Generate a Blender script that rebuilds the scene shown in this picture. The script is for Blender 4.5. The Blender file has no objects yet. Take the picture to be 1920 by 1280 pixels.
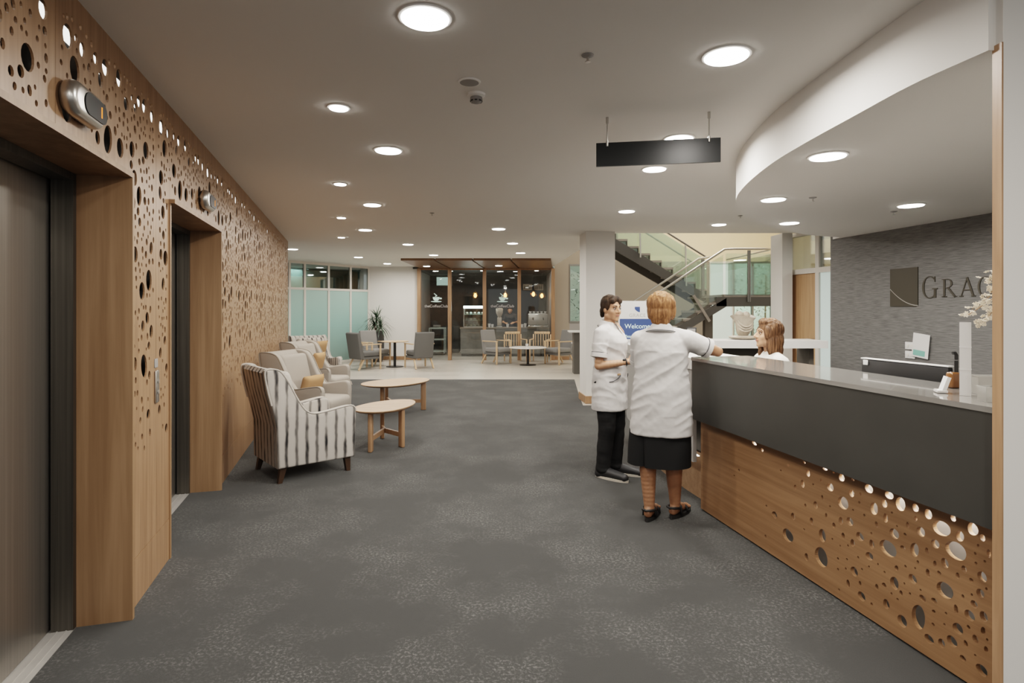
import bpy, bmesh, math, random
from mathutils import Vector, Matrix

PI = math.pi
R = math.radians
F, V0, H = 1090.0, 578.0, 1.5          # focal length in pixels, horizon row, eye height
scene = bpy.context.scene
COL = scene.collection


def P(u, v, z=0.0):
    """Point at height z seen at (u, v) of the 1920x1280 frame."""
    Y = (H - z) * F / (v - V0)
    return Vector(((u - 960) / F * Y, Y, z))


def Q(u, v, Y):
    return Vector(((u - 960) / F * Y, Y, H - (v - V0) / F * Y))


# ------------------------------------------------------------------ materials
def nmat(name):
    m = bpy.data.materials.new(name)
    m.use_nodes = True
    nt = m.node_tree
    b = nt.nodes['Principled BSDF']
    return m, nt, b


def col4(c):
    return (c[0], c[1], c[2], 1.0)


def plain(name, c, rough=0.5, metal=0.0, emit=None, es=0.0, bump=0.0, bscale=200, spec=0.5, coat=0.0, var=0.0):
    m, nt, b = nmat(name)
    b.inputs['Base Color'].default_value = col4(c)
    b.inputs['Roughness'].default_value = rough
    b.inputs['Metallic'].default_value = metal
    b.inputs['Specular IOR Level'].default_value = spec
    b.inputs['Coat Weight'].default_value = coat
    if emit:
        b.inputs['Emission Color'].default_value = col4(emit)
        b.inputs['Emission Strength'].default_value = es
    if bump or var:
        tc = nt.nodes.new('ShaderNodeTexCoord')
        n = nt.nodes.new('ShaderNodeTexNoise')
        n.inputs['Scale'].default_value = bscale
        n.inputs['Detail'].default_value = 3
        nt.links.new(tc.outputs['Object'], n.inputs['Vector'])
        if bump:
            bp = nt.nodes.new('ShaderNodeBump')
            bp.inputs['Strength'].default_value = bump
            bp.inputs['Distance'].default_value = 0.01
            nt.links.new(n.outputs['Fac'], bp.inputs['Height'])
            nt.links.new(bp.outputs['Normal'], b.inputs['Normal'])
        if var:
            cr = nt.nodes.new('ShaderNodeValToRGB')
            cr.color_ramp.elements[0].position = 0.3
            cr.color_ramp.elements[1].position = 0.7
            cr.color_ramp.elements[0].color = col4([x * (1 - var) for x in c])
            cr.color_ramp.elements[1].color = col4([min(1, x * (1 + var)) for x in c])
            nt.links.new(n.outputs['Fac'], cr.inputs['Fac'])
            nt.links.new(cr.outputs['Color'], b.inputs['Base Color'])
    return m


def streaky(name, c0, c1, scale, rough=0.5, detail=4, bump=0.05, lo=0.35, hi=0.65, c2=None, fine=None, metal=0.0, spec=0.5, coords='Object'):
    """Noise stretched by the per-axis scale: wood grain, grass cloth, hair, brushed metal."""
    m, nt, b = nmat(name)
    tc = nt.nodes.new('ShaderNodeTexCoord')
    mp = nt.nodes.new('ShaderNodeMapping')
    mp.inputs['Scale'].default_value = scale
    n = nt.nodes.new('ShaderNodeTexNoise')
    n.inputs['Scale'].default_value = 1.0
    n.inputs['Detail'].default_value = detail
    n.inputs['Roughness'].default_value = 0.6
    n.inputs['Distortion'].default_value = 0.3
    cr = nt.nodes.new('ShaderNodeValToRGB')
    cr.color_ramp.elements[0].position = lo
    cr.color_ramp.elements[1].position = hi
    cr.color_ramp.elements[0].color = col4(c0)
    cr.color_ramp.elements[1].color = col4(c1)
    if c2:
        e = cr.color_ramp.elements.new((lo + hi) / 2)
        e.color = col4(c2)
    nt.links.new(tc.outputs[coords], mp.inputs['Vector'])
    nt.links.new(mp.outputs['Vector'], n.inputs['Vector'])
    nt.links.new(n.outputs['Fac'], cr.inputs['Fac'])
    nt.links.new(cr.outputs['Color'], b.inputs['Base Color'])
    b.inputs['Roughness'].default_value = rough
    b.inputs['Metallic'].default_value = metal
    b.inputs['Specular IOR Level'].default_value = spec
    if bump:
        bp = nt.nodes.new('ShaderNodeBump')
        bp.inputs['Strength'].default_value = bump
        bp.inputs['Distance'].default_value = 0.01
        nt.links.new(n.outputs['Fac'], bp.inputs['Height'])
        nt.links.new(bp.outputs['Normal'], b.inputs['Normal'])
    return m


def emitter(name, c, s):
    m = bpy.data.materials.new(name)
    m.use_nodes = True
    nt = m.node_tree
    nt.nodes.clear()
    o = nt.nodes.new('ShaderNodeOutputMaterial')
    e = nt.nodes.new('ShaderNodeEmission')
    e.inputs['Color'].default_value = col4(c)
    e.inputs['Strength'].default_value = s
    nt.links.new(e.outputs[0], o.inputs[0])
    return m


def thin_glass(name, tint, refl=0.12, rough=0.02, frost=0.0, frostcol=(0.6, 0.8, 0.72), fres=0.7):
    """Flat pane: transparent body with a Fresnel-weighted reflection, optionally part frosted."""
    m = bpy.data.materials.new(name)
    m.use_nodes = True
    nt = m.node_tree
    nt.nodes.clear()
    o = nt.nodes.new('ShaderNodeOutputMaterial')
    tr = nt.nodes.new('ShaderNodeBsdfTransparent')
    tr.inputs['Color'].default_value = col4(tint)
    gl = nt.nodes.new('ShaderNodeBsdfGlossy')
    gl.inputs['Roughness'].default_value = rough
    gl.inputs['Color'].default_value = (0.95, 0.97, 0.96, 1)
    lw = nt.nodes.new('ShaderNodeLayerWeight')
    lw.inputs['Blend'].default_value = 0.25
    ma = nt.nodes.new('ShaderNodeMath')
    ma.operation = 'MULTIPLY_ADD'
    ma.inputs[1].default_value = fres
    ma.inputs[2].default_value = refl
    nt.links.new(lw.outputs['Fresnel'], ma.inputs[0])
    mx = nt.nodes.new('ShaderNodeMixShader')
    nt.links.new(ma.outputs[0], mx.inputs[0])
    last = tr
    if frost:
        df = nt.nodes.new('ShaderNodeBsdfDiffuse')
        df.inputs['Color'].default_value = col4(frostcol)
        tl = nt.nodes.new('ShaderNodeBsdfTranslucent')
        tl.inputs['Color'].default_value = col4(frostcol)
        m2 = nt.nodes.new('ShaderNodeMixShader')
        m2.inputs[0].default_value = 0.5
        nt.links.new(df.outputs[0], m2.inputs[1])
        nt.links.new(tl.outputs[0], m2.inputs[2])
        m3 = nt.nodes.new('ShaderNodeMixShader')
        m3.inputs[0].default_value = frost
        nt.links.new(tr.outputs[0], m3.inputs[1])
        nt.links.new(m2.outputs[0], m3.inputs[2])
        last = m3
    nt.links.new(last.outputs[0], mx.inputs[1])
    nt.links.new(gl.outputs[0], mx.inputs[2])
    nt.links.new(mx.outputs[0], o.inputs[0])
    return m


def carpet_mat():
    m, nt, b = nmat('carpet')
    tc = nt.nodes.new('ShaderNodeTexCoord')
    n1 = nt.nodes.new('ShaderNodeTexNoise'); n1.inputs['Scale'].default_value = 1.6; n1.inputs['Detail'].default_value = 5; n1.inputs['Roughness'].default_value = 0.65
    n2 = nt.nodes.new('ShaderNodeTexNoise'); n2.inputs['Scale'].default_value = 66; n2.inputs['Detail'].default_value = 4; n2.inputs['Roughness'].default_value = 0.75
    n3 = nt.nodes.new('ShaderNodeTexNoise'); n3.inputs['Scale'].default_value = 420; n3.inputs['Detail'].default_value = 2
    for n in (n1, n2, n3):
        nt.links.new(tc.outputs['Object'], n.inputs['Vector'])
    r1 = nt.nodes.new('ShaderNodeMapRange'); r1.inputs[1].default_value = 0.44; r1.inputs[2].default_value = 0.64
    r2 = nt.nodes.new('ShaderNodeMapRange'); r2.inputs[1].default_value = 0.50; r2.inputs[2].default_value = 0.62
    nt.links.new(n1.outputs['Fac'], r1.inputs[0])
    nt.links.new(n2.outputs['Fac'], r2.inputs[0])
    mu = nt.nodes.new('ShaderNodeMath'); mu.operation = 'MULTIPLY'
    nt.links.new(r1.outputs[0], mu.inputs[0]); nt.links.new(r2.outputs[0], mu.inputs[1])
    base = nt.nodes.new('ShaderNodeValToRGB')
    base.color_ramp.elements[0].position = 0.3; base.color_ramp.elements[1].position = 0.7
    base.color_ramp.elements[0].color = (0.026, 0.026, 0.0245, 1)
    base.color_ramp.elements[1].color = (0.046, 0.0455, 0.0425, 1)
    nt.links.new(n3.outputs['Fac'], base.inputs['Fac'])
    mix = nt.nodes.new('ShaderNodeMix'); mix.data_type = 'RGBA'
    nt.links.new(mu.outputs[0], mix.inputs['Factor'])
    nt.links.new(base.outputs['Color'], mix.inputs['A'])
    mix.inputs['B'].default_value = (0.150, 0.147, 0.138, 1)
    nt.links.new(mix.outputs['Result'], b.inputs['Base Color'])
    b.inputs['Roughness'].default_value = 0.95
    b.inputs['Specular IOR Level'].default_value = 0.1
    b.inputs['Sheen Weight'].default_value = 0.15
    bp = nt.nodes.new('ShaderNodeBump'); bp.inputs['Strength'].default_value = 0.5; bp.inputs['Distance'].default_value = 0.006
    nt.links.new(n3.outputs['Fac'], bp.inputs['Height'])
    nt.links.new(bp.outputs['Normal'], b.inputs['Normal'])
    return m


def tile_mat():
    m, nt, b = nmat('floor_tile')
    tc = nt.nodes.new('ShaderNodeTexCoord')
    br = nt.nodes.new('ShaderNodeTexBrick')
    br.offset = 0.5
    br.inputs['Scale'].default_value = 1.0
    br.inputs['Brick Width'].default_value = 1.2
    br.inputs['Row Height'].default_value = 0.3
    br.inputs['Mortar Size'].default_value = 0.004
    br.inputs['Color1'].default_value = (0.50, 0.46, 0.41, 1)
    br.inputs['Color2'].default_value = (0.44, 0.41, 0.36, 1)
    br.inputs['Mortar'].default_value = (0.34, 0.31, 0.28, 1)
    nt.links.new(tc.outputs['Object'], br.inputs['Vector'])
    nt.links.new(br.outputs['Color'], b.inputs['Base Color'])
    b.inputs['Roughness'].default_value = 0.32
    return m


def stripe_mat():
    """Ink-dyed vertical stripes: across each face they run along the horizontal axis of that face."""
    m, nt, b = nmat('striped_fabric')
    tc = nt.nodes.new('ShaderNodeTexCoord')
    so = nt.nodes.new('ShaderNodeSeparateXYZ'); nt.links.new(tc.outputs['Object'], so.inputs[0])
    sn = nt.nodes.new('ShaderNodeSeparateXYZ'); nt.links.new(tc.outputs['Normal'], sn.inputs[0])
    ab = nt.nodes.new('ShaderNodeMath'); ab.operation = 'ABSOLUTE'; nt.links.new(sn.outputs['X'], ab.inputs[0])
    gt = nt.nodes.new('ShaderNodeMath'); gt.operation = 'GREATER_THAN'; gt.inputs[1].default_value = 0.6; nt.links.new(ab.outputs[0], gt.inputs[0])
    mx = nt.nodes.new('ShaderNodeMix'); mx.data_type = 'FLOAT'
    nt.links.new(gt.outputs[0], mx.inputs['Factor']); nt.links.new(so.outputs['X'], mx.inputs['A']); nt.links.new(so.outputs['Y'], mx.inputs['B'])
    nz = nt.nodes.new('ShaderNodeTexNoise'); nz.inputs['Scale'].default_value = 9; nz.inputs['Detail'].default_value = 3
    nt.links.new(tc.outputs['Object'], nz.inputs['Vector'])
    wob = nt.nodes.new('ShaderNodeMath'); wob.operation = 'MULTIPLY_ADD'; wob.inputs[1].default_value = 0.022; nt.links.new(nz.outputs['Fac'], wob.inputs[0]); nt.links.new(mx.outputs['Result'], wob.inputs[2])
    sc = nt.nodes.new('ShaderNodeMath'); sc.operation = 'MULTIPLY'; sc.inputs[1].default_value = 2 * PI / 0.088; nt.links.new(wob.outputs[0], sc.inputs[0])
    si = nt.nodes.new('ShaderNodeMath'); si.operation = 'COSINE'; nt.links.new(sc.outputs[0], si.inputs[0])
    # thickness of a stripe varies with height in blots
    mp = nt.nodes.new('ShaderNodeMapping'); mp.inputs['Scale'].default_value = (14, 14, 5)
    nt.links.new(tc.outputs['Object'], mp.inputs['Vector'])
    n2 = nt.nodes.new('ShaderNodeTexNoise'); n2.inputs['Scale'].default_value = 1; n2.inputs['Detail'].default_value = 2
    nt.links.new(mp.outputs['Vector'], n2.inputs['Vector'])
    ad = nt.nodes.new('ShaderNodeMath'); ad.operation = 'MULTIPLY_ADD'; ad.inputs[1].default_value = 2.2; nt.links.new(n2.outputs['Fac'], ad.inputs[0]); nt.links.new(si.outputs[0], ad.inputs[2])
    cr = nt.nodes.new('ShaderNodeValToRGB')
    e = cr.color_ramp.elements
    e[0].position = 0.0; e[0].color = (0.50, 0.465, 0.425, 1)
    e[1].position = 1.0; e[1].color = (0.018, 0.018, 0.02, 1)
    x = e.new(0.62); x.color = (0.47, 0.435, 0.395, 1)
    x = e.new(0.80); x.color = (0.20, 0.185, 0.17, 1)
    rg = nt.nodes.new('ShaderNodeMapRange'); rg.inputs[1].default_value = -0.1; rg.inputs[2].default_value = 2.45
    nt.links.new(ad.outputs[0], rg.inputs[0])
    nt.links.new(rg.outputs[0], cr.inputs['Fac'])
    nt.links.new(cr.outputs['Color'], b.inputs['Base Color'])
    b.inputs['Roughness'].default_value = 0.85
    b.inputs['Specular IOR Level'].default_value = 0.2
    return m


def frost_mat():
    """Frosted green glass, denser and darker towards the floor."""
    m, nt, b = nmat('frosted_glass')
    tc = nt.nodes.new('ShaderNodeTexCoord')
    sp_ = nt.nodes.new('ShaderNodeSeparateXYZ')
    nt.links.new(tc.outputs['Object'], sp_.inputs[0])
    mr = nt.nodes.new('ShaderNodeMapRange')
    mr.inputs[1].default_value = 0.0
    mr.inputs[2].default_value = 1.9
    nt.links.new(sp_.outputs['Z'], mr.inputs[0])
    cr = nt.nodes.new('ShaderNodeValToRGB')  # floor reflection painted into the base colour by height
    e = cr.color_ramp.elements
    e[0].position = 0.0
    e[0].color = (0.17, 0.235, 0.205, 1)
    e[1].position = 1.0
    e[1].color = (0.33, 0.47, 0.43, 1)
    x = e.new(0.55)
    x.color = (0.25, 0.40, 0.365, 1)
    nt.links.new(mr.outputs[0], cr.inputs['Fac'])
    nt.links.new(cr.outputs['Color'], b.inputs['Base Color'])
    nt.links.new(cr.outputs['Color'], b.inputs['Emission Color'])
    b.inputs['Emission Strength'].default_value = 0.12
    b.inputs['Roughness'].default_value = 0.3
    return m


M = {}
M['ceiling'] = plain('ceiling_paint', (0.80, 0.775, 0.74), 0.9, spec=0.1)
M['white'] = plain('white_paint', (0.74, 0.715, 0.68), 0.8, spec=0.2, bump=0.02, bscale=300)
M['white_gloss'] = plain('white_laminate', (0.74, 0.725, 0.70), 0.3)
M['carpet'] = carpet_mat()
M['tile'] = tile_mat()
M['oak_wall'] = streaky('oak_veneer', (0.255, 0.148, 0.080), (0.36, 0.222, 0.128), (38, 38, 1.3), 0.38, bump=0.04, c2=(0.31, 0.184, 0.104))
M['oak_dark'] = streaky('oak_lining', (0.24, 0.14, 0.074), (0.345, 0.212, 0.12), (16, 16, 0.7), 0.42, bump=0.04, c2=(0.29, 0.175, 0.095))
M['oak_desk'] = streaky('oak_desk', (0.225, 0.122, 0.060), (0.31, 0.178, 0.093), (1.2, 30, 30), 0.42, bump=0.04)
M['oak_light'] = streaky('pale_oak', (0.37, 0.228, 0.132), (0.46, 0.295, 0.18), (6, 24, 24), 0.42, bump=0.02)
M['oak_leg'] = streaky('oak_leg', (0.30, 0.172, 0.092), (0.40, 0.24, 0.138), (30, 30, 2), 0.42, bump=0.02)
M['beech'] = streaky('beech_wood', (0.52, 0.36, 0.22), (0.66, 0.47, 0.31), (30, 30, 4), 0.4, bump=0.02)
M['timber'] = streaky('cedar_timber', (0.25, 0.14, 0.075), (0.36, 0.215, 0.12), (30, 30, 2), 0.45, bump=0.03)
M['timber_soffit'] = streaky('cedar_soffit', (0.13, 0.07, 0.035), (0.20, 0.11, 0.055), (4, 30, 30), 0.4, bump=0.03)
M['backing'] = plain('dark_backing', (0.035, 0.033, 0.031), 0.85, spec=0.1)
M['desk_backing'] = plain('pale_backing', (0.26, 0.25, 0.235), 0.8, spec=0.2)
M['steel'] = streaky('brushed_steel', (0.36, 0.335, 0.30), (0.43, 0.40, 0.36), (60, 60, 0.6), 0.34, bump=0.02, metal=0.9)
M['steel_dark'] = streaky('dark_steel', (0.10, 0.095, 0.085), (0.15, 0.14, 0.125), (60, 60, 0.6), 0.4, bump=0.02, metal=0.85)
M['silver'] = plain('silver_metal', (0.55, 0.53, 0.50), 0.3, 0.95)
M['chrome'] = plain('chrome', (0.75, 0.74, 0.72), 0.15, 1.0)
M['alu'] = plain('aluminium', (0.62, 0.60, 0.57), 0.35, 0.9)
M['alu_bright'] = plain('bright_aluminium', (0.50, 0.48, 0.45), 0.45, 0.35)
M['black'] = plain('black_plastic', (0.015, 0.015, 0.015), 0.4)
M['black_gloss'] = plain('gloss_black', (0.016, 0.017, 0.017), 0.32, spec=0.18)
M['black_soft'] = plain('matt_black', (0.022, 0.021, 0.020), 0.75)
M['charcoal'] = plain('charcoal_panel', (0.048, 0.0465, 0.042), 0.42, spec=0.35, var=0.08, bscale=3)
M['counter'] = plain('grey_stone_top', (0.22, 0.21, 0.195), 0.09, spec=0.8, coat=0.4)
M['grasscloth'] = streaky('grey_grasscloth', (0.085, 0.083, 0.079), (0.205, 0.199, 0.19), (7, 7, 130), 0.8, detail=5, bump=0.25, c2=(0.145, 0.141, 0.134), lo=0.3, hi=0.7)
M['bronze'] = plain('bronze_sign', (0.060, 0.052, 0.038), 0.4, 0.35)
M['beige'] = plain('beige_fabric', (0.37, 0.335, 0.295), 0.9, bump=0.2, bscale=500, spec=0.15)
M['beige_dark'] = plain('beige_piping', (0.31, 0.28, 0.24), 0.9, spec=0.15)
M['stripe'] = stripe_mat()
M['stripe_trim'] = plain('ivory_piping', (0.52, 0.48, 0.43), 0.8)
M['mustard'] = plain('mustard_fabric', (0.43, 0.265, 0.145), 0.9, bump=0.25, bscale=350, spec=0.1)
M['dark_leg'] = plain('dark_stained_leg', (0.050, 0.028, 0.016), 0.4)
M['grey_fabric'] = plain('grey_fabric', (0.145, 0.142, 0.135), 0.9, bump=0.2, bscale=400, spec=0.1)
M['grey_fabric2'] = plain('mid_grey_fabric', (0.24, 0.235, 0.225), 0.9, bump=0.2, bscale=400, spec=0.1)
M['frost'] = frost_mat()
M['frost_pale'] = plain('pale_frosted_glass', (0.62, 0.72, 0.70), 0.35, emit=(0.6, 0.75, 0.72), es=0.25)
M['glass'] = thin_glass('clear_glass', (0.90, 0.93, 0.91), 0.10)
M['glass_cafe'] = thin_glass('shop_glass', (0.93, 0.94, 0.93), 0.035, fres=0.35)
M['glass_halo'] = thin_glass('amber_halo', (1.0, 0.72, 0.42), 0.06, fres=0.4)
M['glass_green'] = thin_glass('green_tint_glass', (0.85, 0.915, 0.885), 0.07)
M['glass_rail'] = thin_glass('green_rail_glass', (0.86, 0.95, 0.88), 0.06, frost=0.30, frostcol=(0.62, 0.76, 0.63))
M['glass_dark'] = thin_glass('dark_glass', (0.55, 0.60, 0.60), 0.14)
M['acrylic'] = thin_glass('clear_acrylic', (0.93, 0.92, 0.90), 0.16, frost=0.55, frostcol=(0.8, 0.77, 0.72))
M['mullion'] = plain('ivory_mullion', (0.70, 0.66, 0.61), 0.5)
M['lamp'] = emitter('downlight_glow', (1.0, 0.96, 0.90), 16.0)
M['lamp_small'] = emitter('spot_glow', (1.0, 0.97, 0.92), 26.0)
M['ring'] = plain('downlight_ring', (0.85, 0.83, 0.80), 0.5)
M['led'] = emitter('led_strip', (1.0, 0.95, 0.88), 2.2)
M['led_desk'] = emitter('led_desk_strip', (1.0, 0.96, 0.90), 24.0)
M['bulb'] = emitter('warm_bulb', (1.0, 0.60, 0.24), 7.0)
M['coolbar'] = emitter('cool_light_bar', (0.85, 1.0, 0.96), 7.0)
M['green_reflect'] = emitter('pale_green_reflection', (0.55, 0.75, 0.66), 0.55)
M['mint'] = plain('mint_decal', (0.50, 0.66, 0.60), 0.6, emit=(0.5, 0.66, 0.6), es=0.12)
M['cafe_wall'] = plain('cafe_dark_wall', (0.042, 0.041, 0.038), 0.7, var=0.2, bscale=2)
M['cafe_counter'] = plain('cafe_counter_front', (0.20, 0.195, 0.18), 0.6, var=0.15, bscale=6)
M['greywall'] = plain('taupe_wall', (0.23, 0.20, 0.165), 0.85)
M['tanwall'] = plain('tan_wall', (0.30, 0.255, 0.205), 0.85)
M['cream'] = plain('cream_wall', (0.74, 0.62, 0.44), 0.85)
M['tread'] = plain('taupe_tread', (0.34, 0.30, 0.26), 0.6, var=0.1, bscale=8)
M['riser'] = plain('dark_riser', (0.14, 0.125, 0.105), 0.6)
M['stringer'] = plain('grey_steel_stringer', (0.105, 0.098, 0.088), 0.5, 0.1)
M['post'] = plain('grey_post', (0.24, 0.235, 0.22), 0.4, 0.4)
M['rail'] = plain('steel_handrail', (0.62, 0.58, 0.52), 0.3, 0.8)
M['navy'] = plain('navy_screen', (0.028, 0.052, 0.145), 0.35, emit=(0.045, 0.075, 0.19), es=0.35)
M['screen_text'] = plain('pale_screen_text', (0.6, 0.75, 0.72), 0.5, emit=(0.55, 0.72, 0.68), es=0.35)
M['grey_text'] = plain('grey_letter', (0.42, 0.40, 0.38), 0.6)
M['skin'] = plain('skin', (0.40, 0.215, 0.125), 0.5, var=0.06, bscale=30)
M['skin_pale'] = plain('pale_skin', (0.47, 0.27, 0.17), 0.5, var=0.05, bscale=30)
M['skin_leg'] = plain('tanned_skin', (0.31, 0.155, 0.085), 0.5, var=0.06, bscale=25)
for s in ('skin', 'skin_pale', 'skin_leg'):
    b = M[s].node_tree.nodes['Principled BSDF']
    b.inputs['Subsurface Weight'].default_value = 0.08
    b.inputs['Subsurface Radius'].default_value = (0.01, 0.004, 0.002)
M['tunic'] = plain('white_tunic_cloth', (0.54, 0.52, 0.505), 0.85, bump=0.35, bscale=9, spec=0.15)
M['blouse'] = plain('cream_blouse', (0.74, 0.70, 0.64), 0.85, spec=0.15)
M['piping'] = plain('dark_piping', (0.05, 0.05, 0.055), 0.7)
M['trouser'] = plain('black_trouser', (0.018, 0.018, 0.018), 0.85, bump=0.3, bscale=14, spec=0.15)
M['skirt'] = plain('black_skirt', (0.016, 0.016, 0.016), 0.85, bump=0.2, bscale=9, spec=0.15)
M['hair_dark'] = streaky('dark_hair', (0.012, 0.008, 0.005), (0.048, 0.028, 0.016), (60, 60, 14), 0.65, spec=0.2, bump=0.4)
M['hair_ginger'] = streaky('ginger_hair', (0.125, 0.055, 0.022), (0.33, 0.165, 0.075), (85, 85, 12), 0.6, spec=0.2, bump=0.5, c2=(0.22, 0.105, 0.045))
M['hair_brown'] = streaky('brown_hair', (0.050, 0.023, 0.011), (0.20, 0.105, 0.055), (90, 90, 8), 0.5, spec=0.25, bump=0.5, c2=(0.11, 0.054, 0.026))
M['lip'] = plain('lip', (0.42, 0.13, 0.10), 0.45)
M['eyewhite'] = plain('eye_white', (0.42, 0.38, 0.35), 0.4)
M['iris'] = plain('iris', (0.03, 0.02, 0.015), 0.2)
M['shoe'] = plain('black_shoe', (0.025, 0.025, 0.026), 0.5)
M['sole'] = plain('pale_sole', (0.62, 0.56, 0.48), 0.6)
M['sandal'] = plain('black_sandal', (0.014, 0.013, 0.012), 0.6)
M['leaf'] = plain('dark_green_leaf', (0.045, 0.075, 0.045), 0.5, var=0.4, bscale=12)
M['leaf_garden'] = plain('garden_leaf', (0.28, 0.34, 0.30), 0.6, var=0.4, bscale=12)
M['pot'] = plain('charcoal_pot', (0.05, 0.05, 0.05), 0.5)
M['soil'] = plain('soil', (0.03, 0.022, 0.016), 0.9)
M['stem'] = plain('brown_stem', (0.14, 0.09, 0.05), 0.7)
M['blossom'] = plain('cream_blossom', (0.78, 0.70, 0.58), 0.7)
M['blossom_branch'] = plain('blossom_branch', (0.30, 0.19, 0.11), 0.7)
M['ceramic'] = plain('beige_ceramic', (0.42, 0.36, 0.29), 0.55, var=0.12, bscale=20)
M['paper'] = plain('white_paper', (0.68, 0.67, 0.655), 0.7)
M['paper_green'] = plain('green_print', (0.20, 0.42, 0.36), 0.7)
M['amber'] = plain('amber_bottle', (0.20, 0.085, 0.03), 0.15)
M['frost_white'] = plain('frosted_white_glass', (0.62, 0.60, 0.58), 0.25)
M['mintmetal'] = plain('pale_mint_metal', (0.40, 0.46, 0.43), 0.4)
M['redglow'] = emitter('orange_digit', (1.0, 0.28, 0.06), 1.2)
M['grille'] = plain('grey_grille', (0.30, 0.29, 0.28), 0.6)


# ------------------------------------------------------------------ mesh helpers
def addmesh(bm, src):
    me = bpy.data.meshes.new('tmp')
    src.to_mesh(me)
    src.free()
    bm.from_mesh(me)
    bpy.data.meshes.remove(me)


def box(bm, c, s, rot=None):
    m = Matrix.Translation(Vector(c))
    if rot is not None:
        m = m @ rot.to_4x4()
    bmesh.ops.create_cube(bm, size=1.0, matrix=m @ Matrix.Diagonal((s[0], s[1], s[2], 1)))


def bx(bm, x0, x1, y0, y1, z0, z1):
    box(bm, ((x0 + x1) / 2, (y0 + y1) / 2, (z0 + z1) / 2), (abs(x1 - x0), abs(y1 - y0), abs(z1 - z0)))


def rbox(bm, c, s, r, seg=3, rot=None):
    t = bmesh.new()
    bmesh.ops.create_cube(t, size=1.0, matrix=Matrix.Diagonal((s[0], s[1], s[2], 1)))
    bmesh.ops.bevel(t, geom=t.edges[:], offset=min(r, min(s) * 0.49), segments=seg, profile=0.5, affect='EDGES')
    m = Matrix.Translation(Vector(c))
    if rot is not None:
        m = m @ rot.to_4x4()
    bmesh.ops.transform(t, matrix=m, verts=t.verts)
    addmesh(bm, t)


def basis(d):
    d = d.normalized()
    a = Vector((0, 0, 1)) if abs(d.z) < 0.95 else Vector((0, 1, 0))
    x = a.cross(d).normalized()
    y = d.cross(x).normalized()
    return Matrix((x, y, d)).transposed()


def beam(bm, p0, p1, w, h):
    """Rectangular bar from p0 to p1: w across (horizontal), h in the other direction."""
    p0, p1 = Vector(p0), Vector(p1)
    d = p1 - p0
    box(bm, (p0 + p1) / 2, (w, h, d.length), basis(d))


def tube(bm, pts, r, seg=8, closed=False, caps=True):
    pts = [Vector(p) for p in pts]
    n = len(pts)
    rr = r if isinstance(r, (list, tuple)) else [r] * n
    rings = []
    prev = None
    for i, p in enumerate(pts):
        a = pts[i - 1] if (i > 0 or closed) else p
        b = pts[(i + 1) % n] if (i < n - 1 or closed) else p
        d = (b - a)
        if d.length < 1e-9:
            d = Vector((0, 0, 1))
        d.normalize()
        if prev is None:
            x = basis(d).col[0].copy()
        else:
            x = prev - d * prev.dot(d)
            if x.length < 1e-6:
                x = basis(d).col[0].copy()
            x.normalize()
        prev = x
        y = d.cross(x)
        rings.append([bm.verts.new(p + (x * math.cos(2 * PI * k / seg) + y * math.sin(2 * PI * k / seg)) * rr[i]) for k in range(seg)])
    m = n if closed else n - 1
    for i in range(m):
        a, b = rings[i], rings[(i + 1) % n]
        for k in range(seg):
            bm.faces.new((a[k], a[(k + 1) % seg], b[(k + 1) % seg], b[k]))
    if caps and not closed:
        bm.faces.new(rings[0][::-1])
        bm.faces.new(rings[-1])


def cyl(bm, p0, p1, r0, r1=None, seg=20):
    tube(bm, [p0, p1], [r0, r0 if r1 is None else r1], seg)


def lathe(bm, prof, c=(0, 0, 0), seg=28, sx=1.0, sy=1.0):
    c = Vector(c)
    rings = []
    for r, z in prof:
        rings.append([bm.verts.new(c + Vector((r * sx * math.cos(2 * PI * k / seg), r * sy * math.sin(2 * PI * k / seg), z))) for k in range(seg)])
    for a, b in zip(rings, rings[1:]):
        for k in range(seg):
            bm.faces.new((a[k], a[(k + 1) % seg], b[(k + 1) % seg], b[k]))
    bm.faces.new(rings[0][::-1])
    bm.faces.new(rings[-1])


def loft(bm, rings, cap=True):
    vs = [[bm.verts.new(p) for p in r] for r in rings]
    n = len(vs[0])
    for a, b in zip(vs, vs[1:]):
        for k in range(n):
            bm.faces.new((a[k], a[(k + 1) % n], b[(k + 1) % n], b[k]))
    if cap:
        bm.faces.new(vs[0][::-1])
        bm.faces.new(vs[-1])


def prism(bm, poly, lo, hi, axis='z'):
    """Extrude a polygon. axis z: poly in xy; axis x: poly in (y, z); axis y: poly in (x, z)."""
    def v(p, t):
        if axis == 'z':
            return Vector((p[0], p[1], t))
        if axis == 'x':
            return Vector((t, p[0], p[1]))
        return Vector((p[0], t, p[1]))
    a = [bm.verts.new(v(p, lo)) for p in poly]
    b = [bm.verts.new(v(p, hi)) for p in poly]
    n = len(poly)
    f = [bm.faces.new(a[::-1]), bm.faces.new(b)]
    for k in range(n):
        f.append(bm.faces.new((a[k], a[(k + 1) % n], b[(k + 1) % n], b[k])))
    return f


def rprism(bm, poly, lo, hi, axis, r, seg=2):
    """prism with bevelled rims."""
    t = bmesh.new()
    f = prism(t, poly, lo, hi, axis)
    bmesh.ops.recalc_face_normals(t, faces=t.faces)
    ed = set()
    for ff in f[:2]:
        for e in ff.edges:
            ed.add(e)
    bmesh.ops.bevel(t, geom=list(ed), offset=r, segments=seg, profile=0.5, affect='EDGES')
    addmesh(bm, t)


def blob(bm, c, r, rot=None, sub=2):
    if not isinstance(r, (tuple, list)):
        r = (r, r, r)
    m = Matrix.Translation(Vector(c))
    if rot is not None:
        m = m @ rot.to_4x4()
    bmesh.ops.create_icosphere(bm, subdivisions=sub, radius=1.0, matrix=m @ Matrix.Diagonal((r[0], r[1], r[2], 1)))


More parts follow.
